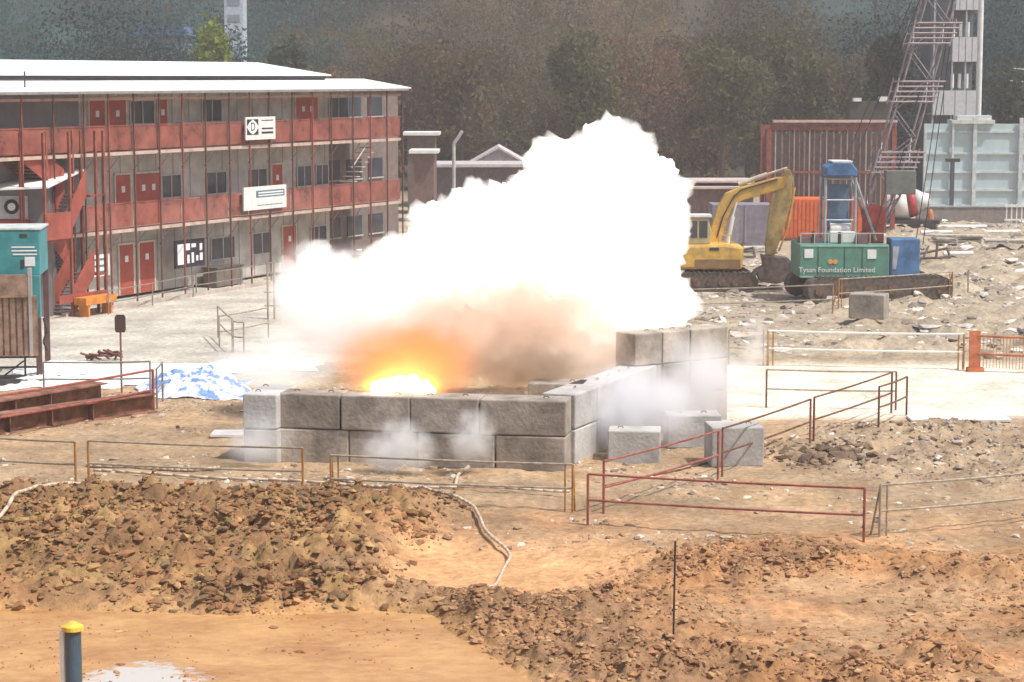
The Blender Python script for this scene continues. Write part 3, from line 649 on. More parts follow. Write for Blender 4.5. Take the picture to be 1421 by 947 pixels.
# teal container on legs with brown panels
p = G(26, 533); e = empty("container_hopper", (p.x, p.y, 0), R(6), "teal container over brown corrugated panels on steel legs at left edge", "hopper")
s_ = 47.5
def lz(y): return (533-y)/s_
def lx(x): return (x-26)/s_
q = MB(); q.box(-1.6, lx(57), .5, 2.6, lz(384), lz(321)); q.build("container_body", tealp, e, bevel=.03)
q = MB(); q.box(lx(44), lx(57), .25, .497, lz(442), lz(384)); q.build("side_duct", tealp, e)
q = MB(); q.box(-1.62, lx(58)+.02, .48, 2.62, lz(320.5), lz(318)); q.build("container_lid", mat("pale lid", (.55, .62, .6), .6), e)
q = MB()
for z in (349, 354, 344): q.box(lx(18)if z != 354 else lx(20), lx(53) if z != 344 else lx(50), .485, .498, lz(z)-.03, lz(z)+.012)
q.box(lx(36), lx(50), .485, .498, lz(371), lz(358)); q.build("lettering_strip", paper, e)
q = MB(); q.box(lx(30), lx(40), .487, .496, lz(331), lz(326)); q.build("vent", darkm, e); q = MB(); q.box(lx(30), lx(35), .487, .496, lz(374), lz(362)); q.build("vent", darkm, e)
q = MB(); x = -1.7
while x < lx(47):
    q.box(x, x+.13, -.02, .05, lz(494), lz(410)); q.box(x+.13, x+.19, .03, .09, lz(494), lz(410)); x += .19
q.build("corrugated_panel", brownpan, e)
q = MB(); q.box(-1.7, lx(42), -.05, .12, lz(409), lz(381)); q.box(-1.7, lx(42), -.08, .14, lz(412), lz(409)-.004); q.build("upper_panel", brownpan, e)
q = MB(); q.box(lx(42)+.01, lx(47), -.06, .2, lz(494), lz(372)); q.build("corner_pole", mat("grey white upright", (.42, .40, .38), .6), e)
for x0 in (-1.5, lx(50)):
    for y0 in (.15, 2.4):
        q = MB(); q.box(x0, x0+.16, y0, y0+.16, -.1, lz(442)if y0 < 1 else lz(384)); q.build("leg", mat("dark brown leg", (.13, .07, .07), .7), e)
q = MB(); 
for z in (lz(498), lz(512), .05): q.box(-1.7, lx(50), .17, .25, z, z+.05)
q.tube((-.6, .2, .1), (.2, .2, lz(500)), .025, 5); q.box(.15, .2, .17, .25, 0, lz(497)); q.build("leg_brace", darkm, e)
q = MB(); q.path([Vector((lx(62), .2, lz(442))), Vector((lx(66), .2, lz(460))), Vector((lx(61), .2, lz(475))), Vector((lx(66), .2, lz(488)))], .05, 6); q.build("cable", darkm, e)
q = MB(); q.box(-1.7, lx(140), -.35, .0, .0, .16); q.box(-1.7, lx(120), .05, .4, .0, .22); q.build("skid", darkm, e)
# canopy cabin behind it
p = G(20, 440); e = empty("canopy_cabin", (p.x, p.y, 0), R(4), "small cabin with sloping white canopy roof and round logo board", "cabin")
s_ = 8.0; Yc = p.y
def cz(y, off=0): return GY(0, y, Yc+off).z
def cx_(x): return GY(x, 300, Yc).x-p.x
q = MB(); q.box(-2.6, cx_(68), 0, 3, 0, cz(262)); q.build("wall", wallgd, e)
q = MB(); q.add([Vector(v) for v in ((-3, -.9, cz(268, -.9)), (cx_(72), -.9, cz(262, -.9)), (cx_(104), 3.0, cz(237, 3)), (-3, 3.0, cz(247, 3)), (-3, -.9, cz(268, -.9)+.07), (cx_(72), -.9, cz(262, -.9)+.07), (cx_(104), 3.0, cz(237, 3)+.07), (-3, 3.0, cz(247, 3)+.07))], [(0,1,2,3),(4,5,6,7),(0,1,5,4),(1,2,6,5),(2,3,7,6),(3,0,4,7)]); q.build("canopy_roof", roofm, e)
q = MB(); q.box(-2.4, cx_(39), -.08, -.01, cz(304), cz(272)); sb_ = q.build("logo_board", mat("grey white board", (.55, .53, .55), .6), e)
q = MB(); q.tube((cx_(17), -.11, cz(287)), (cx_(17), -.085, cz(287)), .28, 16); q.build("logo_ring", inkm, sb_)
q = MB(); q.tube((cx_(17), -.13, cz(287)), (cx_(17), -.112, cz(287)), .15, 12); q.build("logo_centre", paper, sb_)
q = MB(); q.box(-2.4, cx_(42), -.10, -.01, cz(318), cz(305)); q.build("red_strip", mat("deep red", (.40, .05, .06), .5), e)
q = MB(); q.box(cx_(60), cx_(100), 3.2, 3.5, 0, cz(212, 3)); q.build("rear_panel", mat("blue grey panel", (.30, .33, .37), .6), e)

# ------------------------------------------------------------------ foreground posts and hoses
p = gp(104, 992); e = empty("capped_post", (p.x, p.y, -.3), 0, "blue grey pipe post with a yellow cap standing in the mud pool", "post")
q = MB(); q.tube((0, 0, -.1), (0, 0, 1.52), .115, 20); q.build("pipe", bluegrey, e, smooth=False)
q = MB(); q.tube((0, 0, 1.52), (0, 0, 1.58), .15, 20); q.tube((0, 0, 1.58), (0, 0, 1.64), .14, 20, .05); q.build("cap", yellcap, e)
q = MB(); q.box(-.19, -.125, -.03, .03, 0, 1.5); q.build("marker_strip", whitep, e)
p = gp(934, 899); q = MB(); q.tube((0, 0, -.3), (0.02, 0, 1.62), .018, 6); 
for z in (.5, .9, 1.3): q.tube((0, 0, z), (0, 0, z+.03), .028, 6)
o = q.build("marker_stake", mat("dark stake", (.07, .045, .04), .7), None); o.location = p; tag(o, "thin dark steel stake upright in the churned soil", "stake")
def hose(pts, r, m, label, cat="hose", name="hose"):
    W = [G(*p_) for p_ in pts]; out = []
    for i in range(len(W)-1):
        p0, p1, p2, p3 = W[max(i-1, 0)], W[i], W[i+1], W[min(i+2, len(W)-1)]
        for k in range(6):
            t = k/6; out.append(.5*((2*p1)+(p2-p0)*t+(2*p0-5*p1+4*p2-p3)*t*t+(3*p1-p0-3*p2+p3)*t**3))
    out.append(W[-1])
    for o_ in out: o_.z = Hs(o_.x, o_.y)+r*1.1+(.07 if 34 < o_.y < 46 else 0)
    for _ in range(2):
        z = [o_.z for o_ in out]
        for i in range(1, len(out)-1): out[i].z = max(z[i], (z[i-1]+z[i+1])/2)
    q = MB(); q.path(out, r, 7); o = q.build(name, m, None, True); return tag(o, label, cat)
hose([(-20, 780), (20, 745), (60, 712), (100, 692), (152, 682)], .04, hosem, "pale hose curving off the left edge over the dark earth heap")
hose([(120, 649), (200, 652), (260, 656), (305, 655)], .04, hosem, "two joined pale poles lying behind the left pipe barrier", "pole", "ground_pole")
hose([(130, 655), (240, 662), (400, 672), (560, 680), (700, 686), (790, 690)], .03, hosem, "long straight pale hose running along the front barrier")
hose([(450, 668), (500, 676), (560, 688), (600, 700), (650, 708), (664, 722), (675, 745), (706, 765), (702, 785), (690, 810), (676, 822)], .034, hosem, "thick pale hose winding down to the orange hollow in the middle")
hose([(668, 606), (662, 622), (655, 645), (636, 662), (632, 682)], .04, hosem, "short pale hose coming down from the front block wall")
hose([(840, 676), (900, 662), (960, 648), (1010, 638), (1085, 612)], .02, rust, "thin rusty cable on the ground under the slanting red barrier", "cable", "cable")
for i, (px, py, w_, h_, lab) in enumerate([(322, 603, .5, .02, "small white board flat on the soil beside the left corner block"), (1330, 583, 1.3, .05, "white board lying on the pale ground at the right")]):
    p = gp(px, py); q = MB(); q.box(-w_, w_, -.4, .4, 0, .06); o = q.build("loose_board", whitep, None); o.location = p; tag(o, lab, "board")

# ------------------------------------------------------------------ excavator
p = gp(990, 402); p.z = .02; ex = empty("excavator", p, 0, "yellow tracked excavator with folded arm beside the smoke", "excavator")
def trackunit(parent, x0, x1, y0, y1, h):
    r_ = h/2; poly = []
    for k in range(9):
        a = math.pi/2+math.pi*k/8; poly.append((x0+r_+r_*math.cos(a), r_+r_*math.sin(a)))
    for k in range(9):
        a = -math.pi/2+math.pi*k/8; poly.append((x1-r_+r_*math.cos(a), r_+r_*math.sin(a)))
    q = MB(); q.prism(poly, y0, y1)
    n_ = int((x1-x0-h)/.2)
    for k in range(n_+1):
        x = x0+r_+(x1-x0-h)*k/n_; q.box(x-.05, x+.05, y0-.03, y1+.03, h, h+.035); q.box(x-.05, x+.05, y0-.03, y1+.03, -.03, 0)
    t = q.build("track", track, parent)
    q = MB()
    for k in range(6):
        q = MB(); x = x0+r_+(x1-x0-h)*k/5; q.tube((x, y0-.05, r_), (x, y0-.005, r_), r_*.42, 12); q.build("roller", mat("muddy roller", (.19, .12, .08), .85, var=.4, scale=7), t)
trackunit(ex, -1.75, 1.75, -1.3, -.75, .8); trackunit(ex, -1.75, 1.75, .75, 1.3, .8)
q = MB(); q.box(-1.1, 1.1, -.74, .74, .25, .7); q.tube((0, 0, .7), (0, 0, .9), .6, 20); q.build("undercarriage", track, ex)
q = MB(); q.prism([(-2.3, 1.0), (-2.15, .92), (1.1, .92), (1.15, 1.9), (.3, 2.0), (-2.1, 1.95), (-2.3, 1.8)], -1.2, 1.2); bd = q.build("house", yellowp, ex, bevel=.2)
q = MB(); q.box(-.9, 1.0, -1.215, -1.203, 1.0, 1.35); q.build("lower_panel", mat("brown dirty panel", (.28, .17, .09), .8), bd)
q = MB(); q.box(-.3, .1, -1.22, -1.205, 1.72, 1.85); q.build("vent", darkm, bd)
q = MB(); q.prism([(-1.35, 1.98), (-.25, 1.98), (-.2, 2.5), (-.35, 3.1), (-1.3, 3.1)], -1.1, -.1); cb = q.build("cab", mat("cab shell", (.55, .45, .22), .5), ex, bevel=.04)
q = MB(); q.box(-1.2, -.8, -1.115, -1.103, 2.25, 2.95); q.box(-.72, -.38, -1.115, -1.103, 2.25, 2.95); q.build("window", glassd, cb)
q = MB(); q.box(-1.4, -.2, -1.15, -.05, 3.11, 3.2); q.build("cab_roof", whitep, cb)
bw = .22
q = MB(); q.prism([(-.35, 1.95), (.25, 1.95), (.55, 2.9), (.85, 3.55), (1.15, 3.75), (2.85, 4.25), (3.05, 4.5), (2.95, 4.75), (2.6, 4.72), (.95, 4.28), (.45, 4.05), (.1, 3.4)], -bw, bw); q.build("boom", yellowp, ex, bevel=.03)
q = MB(); q.prism([(2.7, 4.6), (2.95, 5.05), (3.15, 5.05), (3.28, 4.7), (3.2, 3.6), (2.75, 2.0), (2.55, 1.45), (2.2, 1.45), (2.15, 1.9), (2.35, 3.6), (2.45, 4.3)], -.17, .17); q.build("stick", mat("dusty yellow arm", (.50, .36, .15), .6, var=.25), ex, bevel=.02)
q = MB(); q.tube((1.0, 0, 4.42), (2.2, 0, 4.85), .10, 10); q.tube((2.2, 0, 4.85), (3.05, 0, 5.12), .05, 8); q.build("arm_cylinder", mat("dusty white cylinder", (.6, .52, .42), .5), ex)
for y in (-1.0, .9):
    q = MB()
    for x in (-2.0, -1.5, .1, .6): q.tube((x, y, 1.9), (x, y, 2.35), .02, 5)
    q.tube((-2.0, y, 2.35), (-1.5, y, 2.35), .02, 5); q.tube((.1, y, 2.35), (.6, y, 2.35), .02, 5); q.build("handrail", yellowp, ex)
q = MB(); q.tube((-1.9, .3, 1.9), (-1.9, .3, 2.7), .06, 8); q.build("exhaust", darkm, ex)
q = MB(); q.path([Vector(v) for v in ((.1, -.24, 2.2), (.35, -.27, 3.1), (.8, -.27, 3.95), (1.1, -.26, 4.2), (2.6, -.25, 4.65))], .03, 5); q.build("hydraulic_hose", darkm, ex)
for y in (-.32, .32):
    q = MB(); q.tube((.55, y, 1.95), (.75, y, 3.1), .09, 10); q.tube((.75, y, 3.1), (.9, y, 3.7), .045, 8); q.build("boom_cylinder", whitep, ex)
q = MB(); q.tube((3.35, 0, 4.3), (3.1, 0, 2.6), .07, 8); q.tube((3.1, 0, 2.6), (2.75, 0, 1.6), .04, 8); q.build("bucket_cylinder", yellowp, ex)
bk = [(2.0, 1.45), (3.1, 1.35), (3.35, 1.0), (3.2, .45), (2.6, .25), (1.95, .35), (1.75, .8), (2.1, 1.0)]
q = MB(); q.prism(bk, -.5, .5); q.build("bucket", mat("worn bucket steel", (.20, .15, .13), .7, var=.3, scale=4), ex, bevel=.02)
q = MB()
for y in (-.42, -.14, .14, .42): q.prism([(1.75, .8), (1.6, .62), (1.72, .6), (1.85, .7)], y-.05, y+.05)
q.build("bucket_tooth", greym, ex)

# ------------------------------------------------------------------ crawler crane
p = gp(1200, 416); p.z = .05; cr_ = empty("crawler_crane", p, 0, "teal and blue crawler crane with grey lattice boom leaning right", "crane")
und = empty("undercarriage", (0, 0, 0), R(9)); und.parent = cr_
trackunit(und, -2.9, 3.1, -1.7, -.95, 1.0); trackunit(und, -2.9, 3.1, .95, 1.7, 1.0)
q = MB(); q.box(-1.3, 1.3, -.94, .94, .3, .8); q.tube((0, 0, .8), (0, 0, .95), .9, 24); q.build("carbody", track, und)
q = MB(); q.box(-2.85, .72, -1.35, 1.35, .95, 2.28); bd = q.build("machinery_house", greenp, cr_, bevel=.05)
q = MB(); q.box(-2.8, .7, -1.372, -1.353, .97, 1.03); q.box(-2.8, .7, -1.372, -1.353, 2.2, 2.25); q.build("trim_strip", mat("pale green trim", (.35, .55, .45), .5), bd)
q = MB(); q.box(-2.65, -2.3, -1.38, -1.353, 1.75, 2.1); q.build("white_plate", paper, bd); q = MB(); q.box(-.15, .2, -1.38, -1.353, 1.72, 2.08); q.build("white_plate", paper, bd)
q = MB(); q.tube((-1.62, -1.37, 1.6), (-1.62, -1.353, 1.6), .1, 12); q.tube((-1.42, -1.37, 1.6), (-1.42, -1.353, 1.6), .1, 12); q.build("orange_mark", mat("orange mark", (.75, .35, .1), .6), bd)
for x in (-2.1, -1.05, -.35):
    q = MB(); q.box(x-.012, x+.012, -1.368, -1.353, 1.04, 2.19); q.build("panel_seam", mat("dark teal seam", (.02, .10, .08), .6), bd)
q = MB()
for x in np.arange(-2.8, .7, .55): q.tube((x, -1.3, 2.28), (x, -1.3, 2.72), .018, 5)
q.tube((-2.8, -1.3, 2.72), (.5, -1.3, 2.72), .018, 5); q.build("handrail", mat("pale handrail", (.5, .55, .5), .5), cr_)
q = MB(); q.box(-2.7, -1.9, -.6, .5, 2.285, 2.5); q.box(-.5, -.1, -1.1, -.3, 2.285, 2.65); q.build("deck_box", mat("dull maroon box", (.22, .13, .14), .7), cr_)
text_mesh("lettering", "Tysan Foundation Limited", .29, paper, bd, (-1.35, -1.37, 1.27), RX, .003)
q = MB(); q.box(.78, 1.95, -1.3, -.2, 1.0, 2.5); cb = q.build("operator_cab", bluep, cr_, bevel=.05)
q = MB(); q.prism([(.86, 1.3), (1.0, 1.3), (1.08, 1.9), (1.12, 2.2), (.86, 2.2)], -1.325, -1.303); q.box(1.953, 1.97, -1.2, -.3, 1.7, 2.35); q.build("window", mat("pale window", (.45, .45, .5), .2), cb)
q = MB(); q.box(.74, .95, -1.2, 1.2, .95, 2.1); q.build("front_frame", bluep, cr_)
q = MB(); q.box(-1.55, -.55, -.7, .3, 2.29, 2.75); q.tube((-1.5, -.2, 2.85), (-.65, -.2, 2.85), .2, 12); q.build("engine_hood", whitep, cr_, bevel=.03)
for x, y in ((-1.2, -.9), (-.3, -.7), (-2.2, -.6)):
    q = MB(); q.tube((x, y, 2.28), (x, y, 2.75), .07, 8); q.build("exhaust", darkm, cr_)
g = empty("gantry", (0, 0, 0)); g.parent = cr_
q = MB()
for x in (-1.75, -.55):
    for y in (-.6, .6): q.tube((x, y, 2.29), (x, y, 4.9), .06, 8)
for z in (3.2, 4.0, 4.85):
    q.tube((-1.75, -.6, z), (-.55, -.6, z), .04, 6); q.tube((-1.75, .6, z), (-.55, .6, z), .04, 6)
q.tube((-.55, .6, 4.8), (.3, .6, 2.4), .06, 6); q.tube((-.55, -.6, 4.8), (.3, -.6, 2.4), .06, 6); q.build("gantry_frame", mat("pale gantry steel", (.42, .46, .5), .5, .3), g)
q = MB(); q.prism([(-1.78, 4.95), (-.52, 4.95), (-.5, 5.2), (-.75, 5.5), (-1.45, 5.5), (-1.75, 5.3)], -.75, .75); q.build("sheave_housing", bluep, g, bevel=.05)
q = MB(); q.box(-1.5, -.7, -.7, .7, 5.503, 5.56); q.build("housing_top", whitep, g)
q = MB(); q.box(-1.55, -.75, -.2, .2, 2.76, 4.6); q.build("winch_box", mat("blue grey sheet", (.13, .2, .3), .5), g)
q = MB(); q.box(-.1, .65, -.5, .5, 2.3, 3.3); q.tube((.28, -.6, 3.4), (.28, .6, 3.4), .42, 16); q.build("winch_drum", mat("red winch", (.48, .09, .07), .6), cr_, bevel=.02)
# lattice boom
bo = empty("boom", (0, 0, 0)); bo.parent = cr_
def bc(z): return .2+(z-2.4)*.262
q = MB(); hw = .58; zt = 22
def chord(z, sx, sy):
    k = min(1, (z-2.4)/1.8); return Vector((bc(z)+sx*(.18+(hw-.18)*k), sy*(.25+(hw-.25)*k), z))
for sx in (-1, 1):
    for sy in (-1, 1):
        q.tube(chord(2.4, sx, sy), chord(4.2, sx, sy), .045, 6); q.tube(chord(4.2, sx, sy), chord(zt, sx, sy), .042, 6)
q.build("boom_chord", mat("pale boom steel", (.34, .29, .31), .5, .2), bo)
q = MB(); z = 3.0; s1 = 1
while z < zt-1.2:
    for sy in (-1, 1): q.tube(chord(z, -s1, sy), chord(z+1.15, s1, sy), .026, 5)
    for sx in (-1, 1): q.tube(chord(z, sx, -s1), chord(z+1.15, sx, s1), .026, 5)
    z += 1.15; s1 = -s1
q.build("boom_lacing", mat("boom lacing", (.28, .25, .28), .5, .2), bo)
for z0 in (5.1, 7.9, 10.2, 13.5):
    for sy in (-.66, .66):
        q = MB(); n5 = 5 if sy < 0 else 3
        for k in range(n5):
            z = z0+k*(.2 if sy < 0 else .4); c = bc(z); q.tube((c-.85+.04*k, sy, z), (c+.85+.06*k, sy, z), .04, 6)
        for x in (-.8, .8): q.tube((bc(z0)+x, sy, z0-.1), (bc(z0)+x+.25, sy, z0+.95), .035, 6)
        q.build("boom_splice", mat("splice steel", (.38, .31, .33), .6), bo)
q = MB(); q.box(.55, 1.75, -1.15, -.75, 4.25, 5.2); q.build("hanging_power_pack", mat("dull green grey", (.17, .18, .17), .6), bo, bevel=.03)
q = MB()
for a, b_ in (((-.6, 0, 5.4), (5.5, 0, 21)), ((-.9, .3, 5.4), (5.3, .3, 21)), ((.7, -.6, 4.6), (.2, -.8, 2.6)), ((2.2, -.5, 2.2), (3.6, -.2, 14)), ((1.9, -.5, 2.2), (3.5, -.2, 14)), ((1.1, -.9, 5.3), (1.9, -.7, 8.3))): q.tube(a, b_, .02, 5)
q.build("boom_rope", darkm, bo)

# ------------------------------------------------------------------ far things on the right
p = G(1150, 330); Y0 = p.y
def fx(px, Yd): return GY(px, 300, Yd).x
def fz(py, Yd): return GY(700, py, Yd).z
gb0 = mat("grey brown bar", (.27, .20, .18), .8, var=.3)
e = empty("steel_cage", (p.x, Y0, 0), 0, "tall rust red steel cage of upright bars behind the excavator arm", "steel cage")
x0, x1 = fx(1063, Y0)-p.x, fx(1242, Y0)-p.x; zt = fz(168, Y0)
q = MB()
for y in (0, 3):
    q.box(x0, x1, y, y+.2, zt-.5, zt-.3)
    q.box(x0, x1, y, y+.1, zt-2.9, zt-2.8)
for x in (x0, x1-.25):
    for y in (0, 3): q.box(x, x+.25, y+.002, y+.198, 0, zt-.502)
q.build("frame", mat("dull red frame", (.33, .10, .08), .8, var=.3), e)
q = MB(); q.box(x0+.2, x1, .05, .2, zt-.298, zt-.1); q.build("brown_band", gb0, e)
q = MB(); q.box(x0+.3, x1, -.15, .15, zt-.09, zt+.05); q.build("top_rail", mat("pale pink rail", (.62, .42, .38), .6), e)
gb = mat("grey brown bar", (.27, .20, .18), .8, var=.3)
for y in (0.05, 3.05):
    x = x0+.45; k = 0
    while x < x1-.3:
        q = MB(); w_ = random.choice((.05, .07, .09)); q.box(x, x+w_, y, y+w_, .05, zt-.505 if y < 1 else zt-.7); q.build("bar", gb if k % 3 else mat("pale bar", (.42, .36, .32), .7), e); x += random.uniform(.26, .42); k += 1
q = MB(); q.box(x0+.26, x1-.26, 2.9, 2.98, .1, zt-.76); q.build("dark_backing", mat("dark cage backing", (.11, .08, .08), .9), e)  # solid sheet, its colour paints the dark see-through interior of the cage
p2 = G(1140, 334); e = empty("orange_container", (p2.x, p2.y, 0), 0, "plain orange site container standing before the steel cage", "container")
Y2 = p2.y; x0, x1, zt = fx(1083, Y2)-p2.x, fx(1197, Y2)-p2.x, fz(276, Y2)
q = MB(); q.box(x0, x1, 0, 2.2, .1, zt); q.build("body", orangep, e, bevel=.04)
q = MB(); x = x0+.1
while x < x1-.15: q.box(x, x+.09, -.035, -.003, .25, zt-.15); x += .22
q.build("corrugation", orangep, e)
q = MB(); q.box(x0, x1, -.05, 2.22, 0, .098); q.build("base_rail", rust, e)
# second dull container behind the excavator boom
p2 = G(1030, 345); e = empty("grey_container", (p2.x, p2.y, 0), 0, "dull blue grey container seen under the excavator arm", "container")
q = MB(); q.box(-1.6, 1.6, 0, 2.2, .1, 2.3); q.build("body", mat("dull purple grey", (.24, .22, .27), .7), e, bevel=.03)
q = MB(); q.box(-1.2, -.2, -.03, -.003, .2, 2.1); q.box(.1, .2, -.03, -.003, .3, 2.2); q.build("door", mat("dull door grey", (.30, .27, .30), .7), e)
p2 = G(985, 340); Yb = p2.y+8; e = empty("long_shed", (p2.x, Yb, 0), 0, "long low brown shed with white roof edges behind the smoke", "shed")
q = MB(); q.box(-4.5, 3.2, 0, 4, 0, fz(262, Yb)); q.build("wall", mat("shed brown", (.27, .18, .16), .8), e)
q = MB(); q.box(-4.8, 3.5, -.5, 4.3, fz(262, Yb)+.003, fz(262, Yb)+.12); q.box(-4.8, 3.3, .4, 4.2, fz(254, Yb), fz(254, Yb)+.1); q.build("roof", mat("pinkish roof", (.62, .50, .46), .6), e)

# hoarding
p2 = G(1360, 291); Yh = p2.y; e = empty("panel_hoarding", (p2.x, Yh, 0), R(-2), "tall pale blue white panel hoarding with grid of rails at far right", "hoarding")
x0 = fx(1280, Yh)-p2.x; zt = fz(172, Yh); W = 17
q = MB(); q.box(x0, x0+W, 0, .12, .1, zt); q.build("panel", pale, e)
for z in (fz(183, Yh), fz(213, Yh), fz(239, Yh), fz(264, Yh), .3):
    q = MB(); q.box(x0, x0+W, -.12, -.003, z-.07, z+.07); q.build("rail", palerail, e)
for k, px in enumerate((1280, 1318, 1347, 1410, 1450, 1500)):
    x = fx(px, Yh)-p2.x; q = MB(); q.box(x, x+(.26 if px in (1347, 1410) else .14), -.3, -.13, 0, zt+(.4 if px in (1347, 1410) else 0)); q.build("post", palerail, e)
q = MB(); q.box(x0+1.8, x0+4.7, -.4, 1.6, zt+.01, zt+.25); q.box(x0+2.2, x0+4.5, -.2, 1.5, zt+.253, zt+.55); q.build("stacked_panel", mat("pale cap", (.66, .68, .66), .6), e)
p3 = G(1320, 300); e = empty("lamp_mast", (p3.x, p3.y, 0), 0, "dark slim mast standing in front of the pale hoarding", "mast")
zt3 = fz(225, p3.y); q = MB(); q.box(-.12, .12, -.12, .12, 0, zt3); q.build("pole", mat("dark slate steel", (.08, .10, .12), .6), e); q = MB(); q.box(-.45, .45, -.15, .15, zt3+.002, zt3+.22); q.build("lamp_head", darkm, e)
# balcony building and pole
Yt = 165.0; xa = fx(1290, Yt); e = empty("balcony_tower", (xa, Yt, 0), 0, "grey white open framed tower with balcony panels behind the boom", "building")
xr = fx(1352, Yt)-xa
q = MB(); q.box(.15, xr-.02, 2.0, 6, 0, 24); q.build("wall", mat("dark core wall", (.15, .16, .18), .8), e)
lev = [fz(y, Yt) for y in (158, 84, 12)]+[fz(12, Yt)+4, fz(12, Yt)+8]
for i, z in enumerate([lev[0]-4]+lev):
    q = MB(); q.box(0 if i < 2 else 1.4, xr, 0, 2.1, z-.12, z+.02); f = q.build("floor_slab", mat("slab grey", (.4, .4, .42), .8), e)
    h_ = 1.75
    q = MB(); n_ = 4
    for k in range(n_):
        a = (0 if i < 2 else 1.4); w_ = (xr-a)/n_; q.box(a+k*w_+.03, a+(k+1)*w_-.03, -.06, -.005, z-.1, z+h_)
    q.build("balcony_panel", mat("grey white balcony", (.60, .60, .62), .6, var=.1), f)
q = MB()
for x in (0, 1.4, xr/2+.7, xr-.12):
    q.box(x, x+.12, .03, .15, 0, 24)
q.build("column", mat("column grey", (.45, .46, .5), .6), e)
for z in lev:
    for k in range(3): q = MB(); q.tube((xr*.45+k*.55, .3, z-2.1), (xr*.45+k*.55, .3, z-1.0), .13, 8); q.build("railing_pillar", whitep, e)
xx = fx(1354, 158); e = empty("tall_pole", (xx, 158, 0), 0, "tall thick white pole rising beside the balcony tower", "pole")
q = MB(); q.tube((0, 0, 0), (0, 0, 26), .21, 14, .18); q.build("shaft", whitep, e); q = MB(); q.tube((0, 0, 0), (0, 0, .5), .4, 14, .3); q.build("base", greym, e)
xx = fx(1417, 175); e = empty("lamp_pole", (xx, 175, 0), 0, "thin grey pole with small arms at the far right edge", "pole")
q = MB(); q.tube((0, 0, 0), (0, 0, 12.5), .08, 8); q.build("shaft", greym, e); q = MB()
for z in (8.5, 9.5, 7.5): q.tube((-1.2, 0, z+.15), (.6, 0, z), .05, 6)
q.build("arm", greym, e)
# mixer truck
p4 = G(1256, 322); e = empty("mixer_truck", (p4.x, p4.y, 0), R(-12), "white concrete mixer truck with a red band behind the crane cab", "truck"); e.scale = (.82, .82, .82)
def lathe(prof, n_=20, M=None):
    q = MB(); vs = []
    for x, r_ in prof:
        for k in range(n_):
            a = 2*math.pi*k/n_; vs.append(Vector((x, r_*math.cos(a), r_*math.sin(a))))
    if M: vs = [M@v for v in vs]
    fs = []
    for i in range(len(prof)-1):
        for k in range(n_): fs.append((i*n_+k, i*n_+(k+1) % n_, (i+1)*n_+(k+1) % n_, (i+1)*n_+k))
    fs += [tuple(range(n_)), tuple(range((len(prof)-1)*n_, len(prof)*n_))]
    return q.add(vs, fs)
Md = Matrix.Translation((-.2, 0, 2.0)) @ Matrix.Rotation(R(-10), 4, 'Y')
dr = lathe([(-1.6, .45), (-1.2, .8), (-.3, 1.1), (.35, 1.1)], M=Md).build("drum", whitep, e, True)
lathe([(.36, 1.1), (.75, 1.02), (.95, .97)], M=Md).build("drum_band", mat("drum red", (.5, .06, .07), .5), dr, True)
lathe([(.96, .96), (1.5, .55), (1.9, .4)], M=Md).build("drum_mouth", whitep, dr, True)
q = MB(); q.box(-2.2, 2.4, -1, 1, .62, .9); q.build("chassis", darkm, e)
q = MB(); q.prism([(-3.6, .5), (-2.25, .5), (-2.25, 2.3), (-3.3, 2.3), (-3.6, 1.5)], -1.05, 1.05); cb = q.build("cab", whitep, e, bevel=.05)
q = MB(); q.box(-3.1, -2.5, -1.065, -1.053, 1.4, 2.1); q.build("window", glassd, cb)
for x in (-2.9, .6, 1.7):
    for y in (-1.05, .8):
        q = MB(); q.tube((x, y, .45), (x, y+.25, .45), .45, 16); q.build("wheel", darkm, e)
p5 = G(1290, 322); q = MB(); q.tube((0, 0, 0), (0, 0, .12), .42, 14); q.tube((0, 0, .12), (0, 0, 1.0), .32, 14, .2); q.tube((0, 0, 1.0), (0, 0, 1.25), .2, 14, .1)
o = q.build("orange_drum", mat("orange brown drum", (.5, .2, .08), .6), None); o.location = (p5.x, p5.y, Hs(p5.x, p5.y)); tag(o, "orange brown drum standing right of the mixer truck", "drum")
# low wall and parked pickup under hoarding, stacked timber
p6 = G(1340, 312); e = empty("low_wall", (p6.x, p6.y, 0), 0, "long low grey site wall in front of the pale hoarding", "wall")
q = MB(); q.box(-3, 8, 0, .4, 0, 1.05); q.build("wall_body", mat("grey brown wall", (.27, .24, .23), .9), e)
q = MB(); q.box(-3.05, 8, -.05, .45, 1.053, 1.13); q.build("coping", mat("slate coping", (.36, .4, .44), .8), e)
p6 = G(1405, 318); e = empty("white_fence", (p6.x, p6.y, 0), 0, "small white picket rail fence at the far right edge", "fence")
q = MB()
for k in range(9): q.box(-.4+k*.3, -.33+k*.3, 0, .06, 0, 1.5)
q.build("picket", whitep, e); q = MB(); q.box(-.5, 2.3, -.05, -.003, 1.3, 1.45); q.box(-.5, 2.3, -.05, -.003, .5, .6); q.build("rail", whitep, e)
for i, (px, py, L_, lab) in enumerate([(1330, 322, 3.4, "white pipe lying below the low wall, the longest of them"), (1385, 326, 2.6, "white pipe lying near the white picket rail"), (1300, 331, 1.8, "white pipe lying by the orange brown drum"), (1330, 362, 1.5, "pale pipe lying on the rubble slope beside the crane")]):
    p6 = gp(px, py); q = MB(); q.tube((-L_/2, 0, .13), (L_/2, .3, .13), .11, 10); o = q.build("ground_pipe", whitep, None); o.location = p6; tag(o, lab, "pipe", "pale pipes lying at the far right")
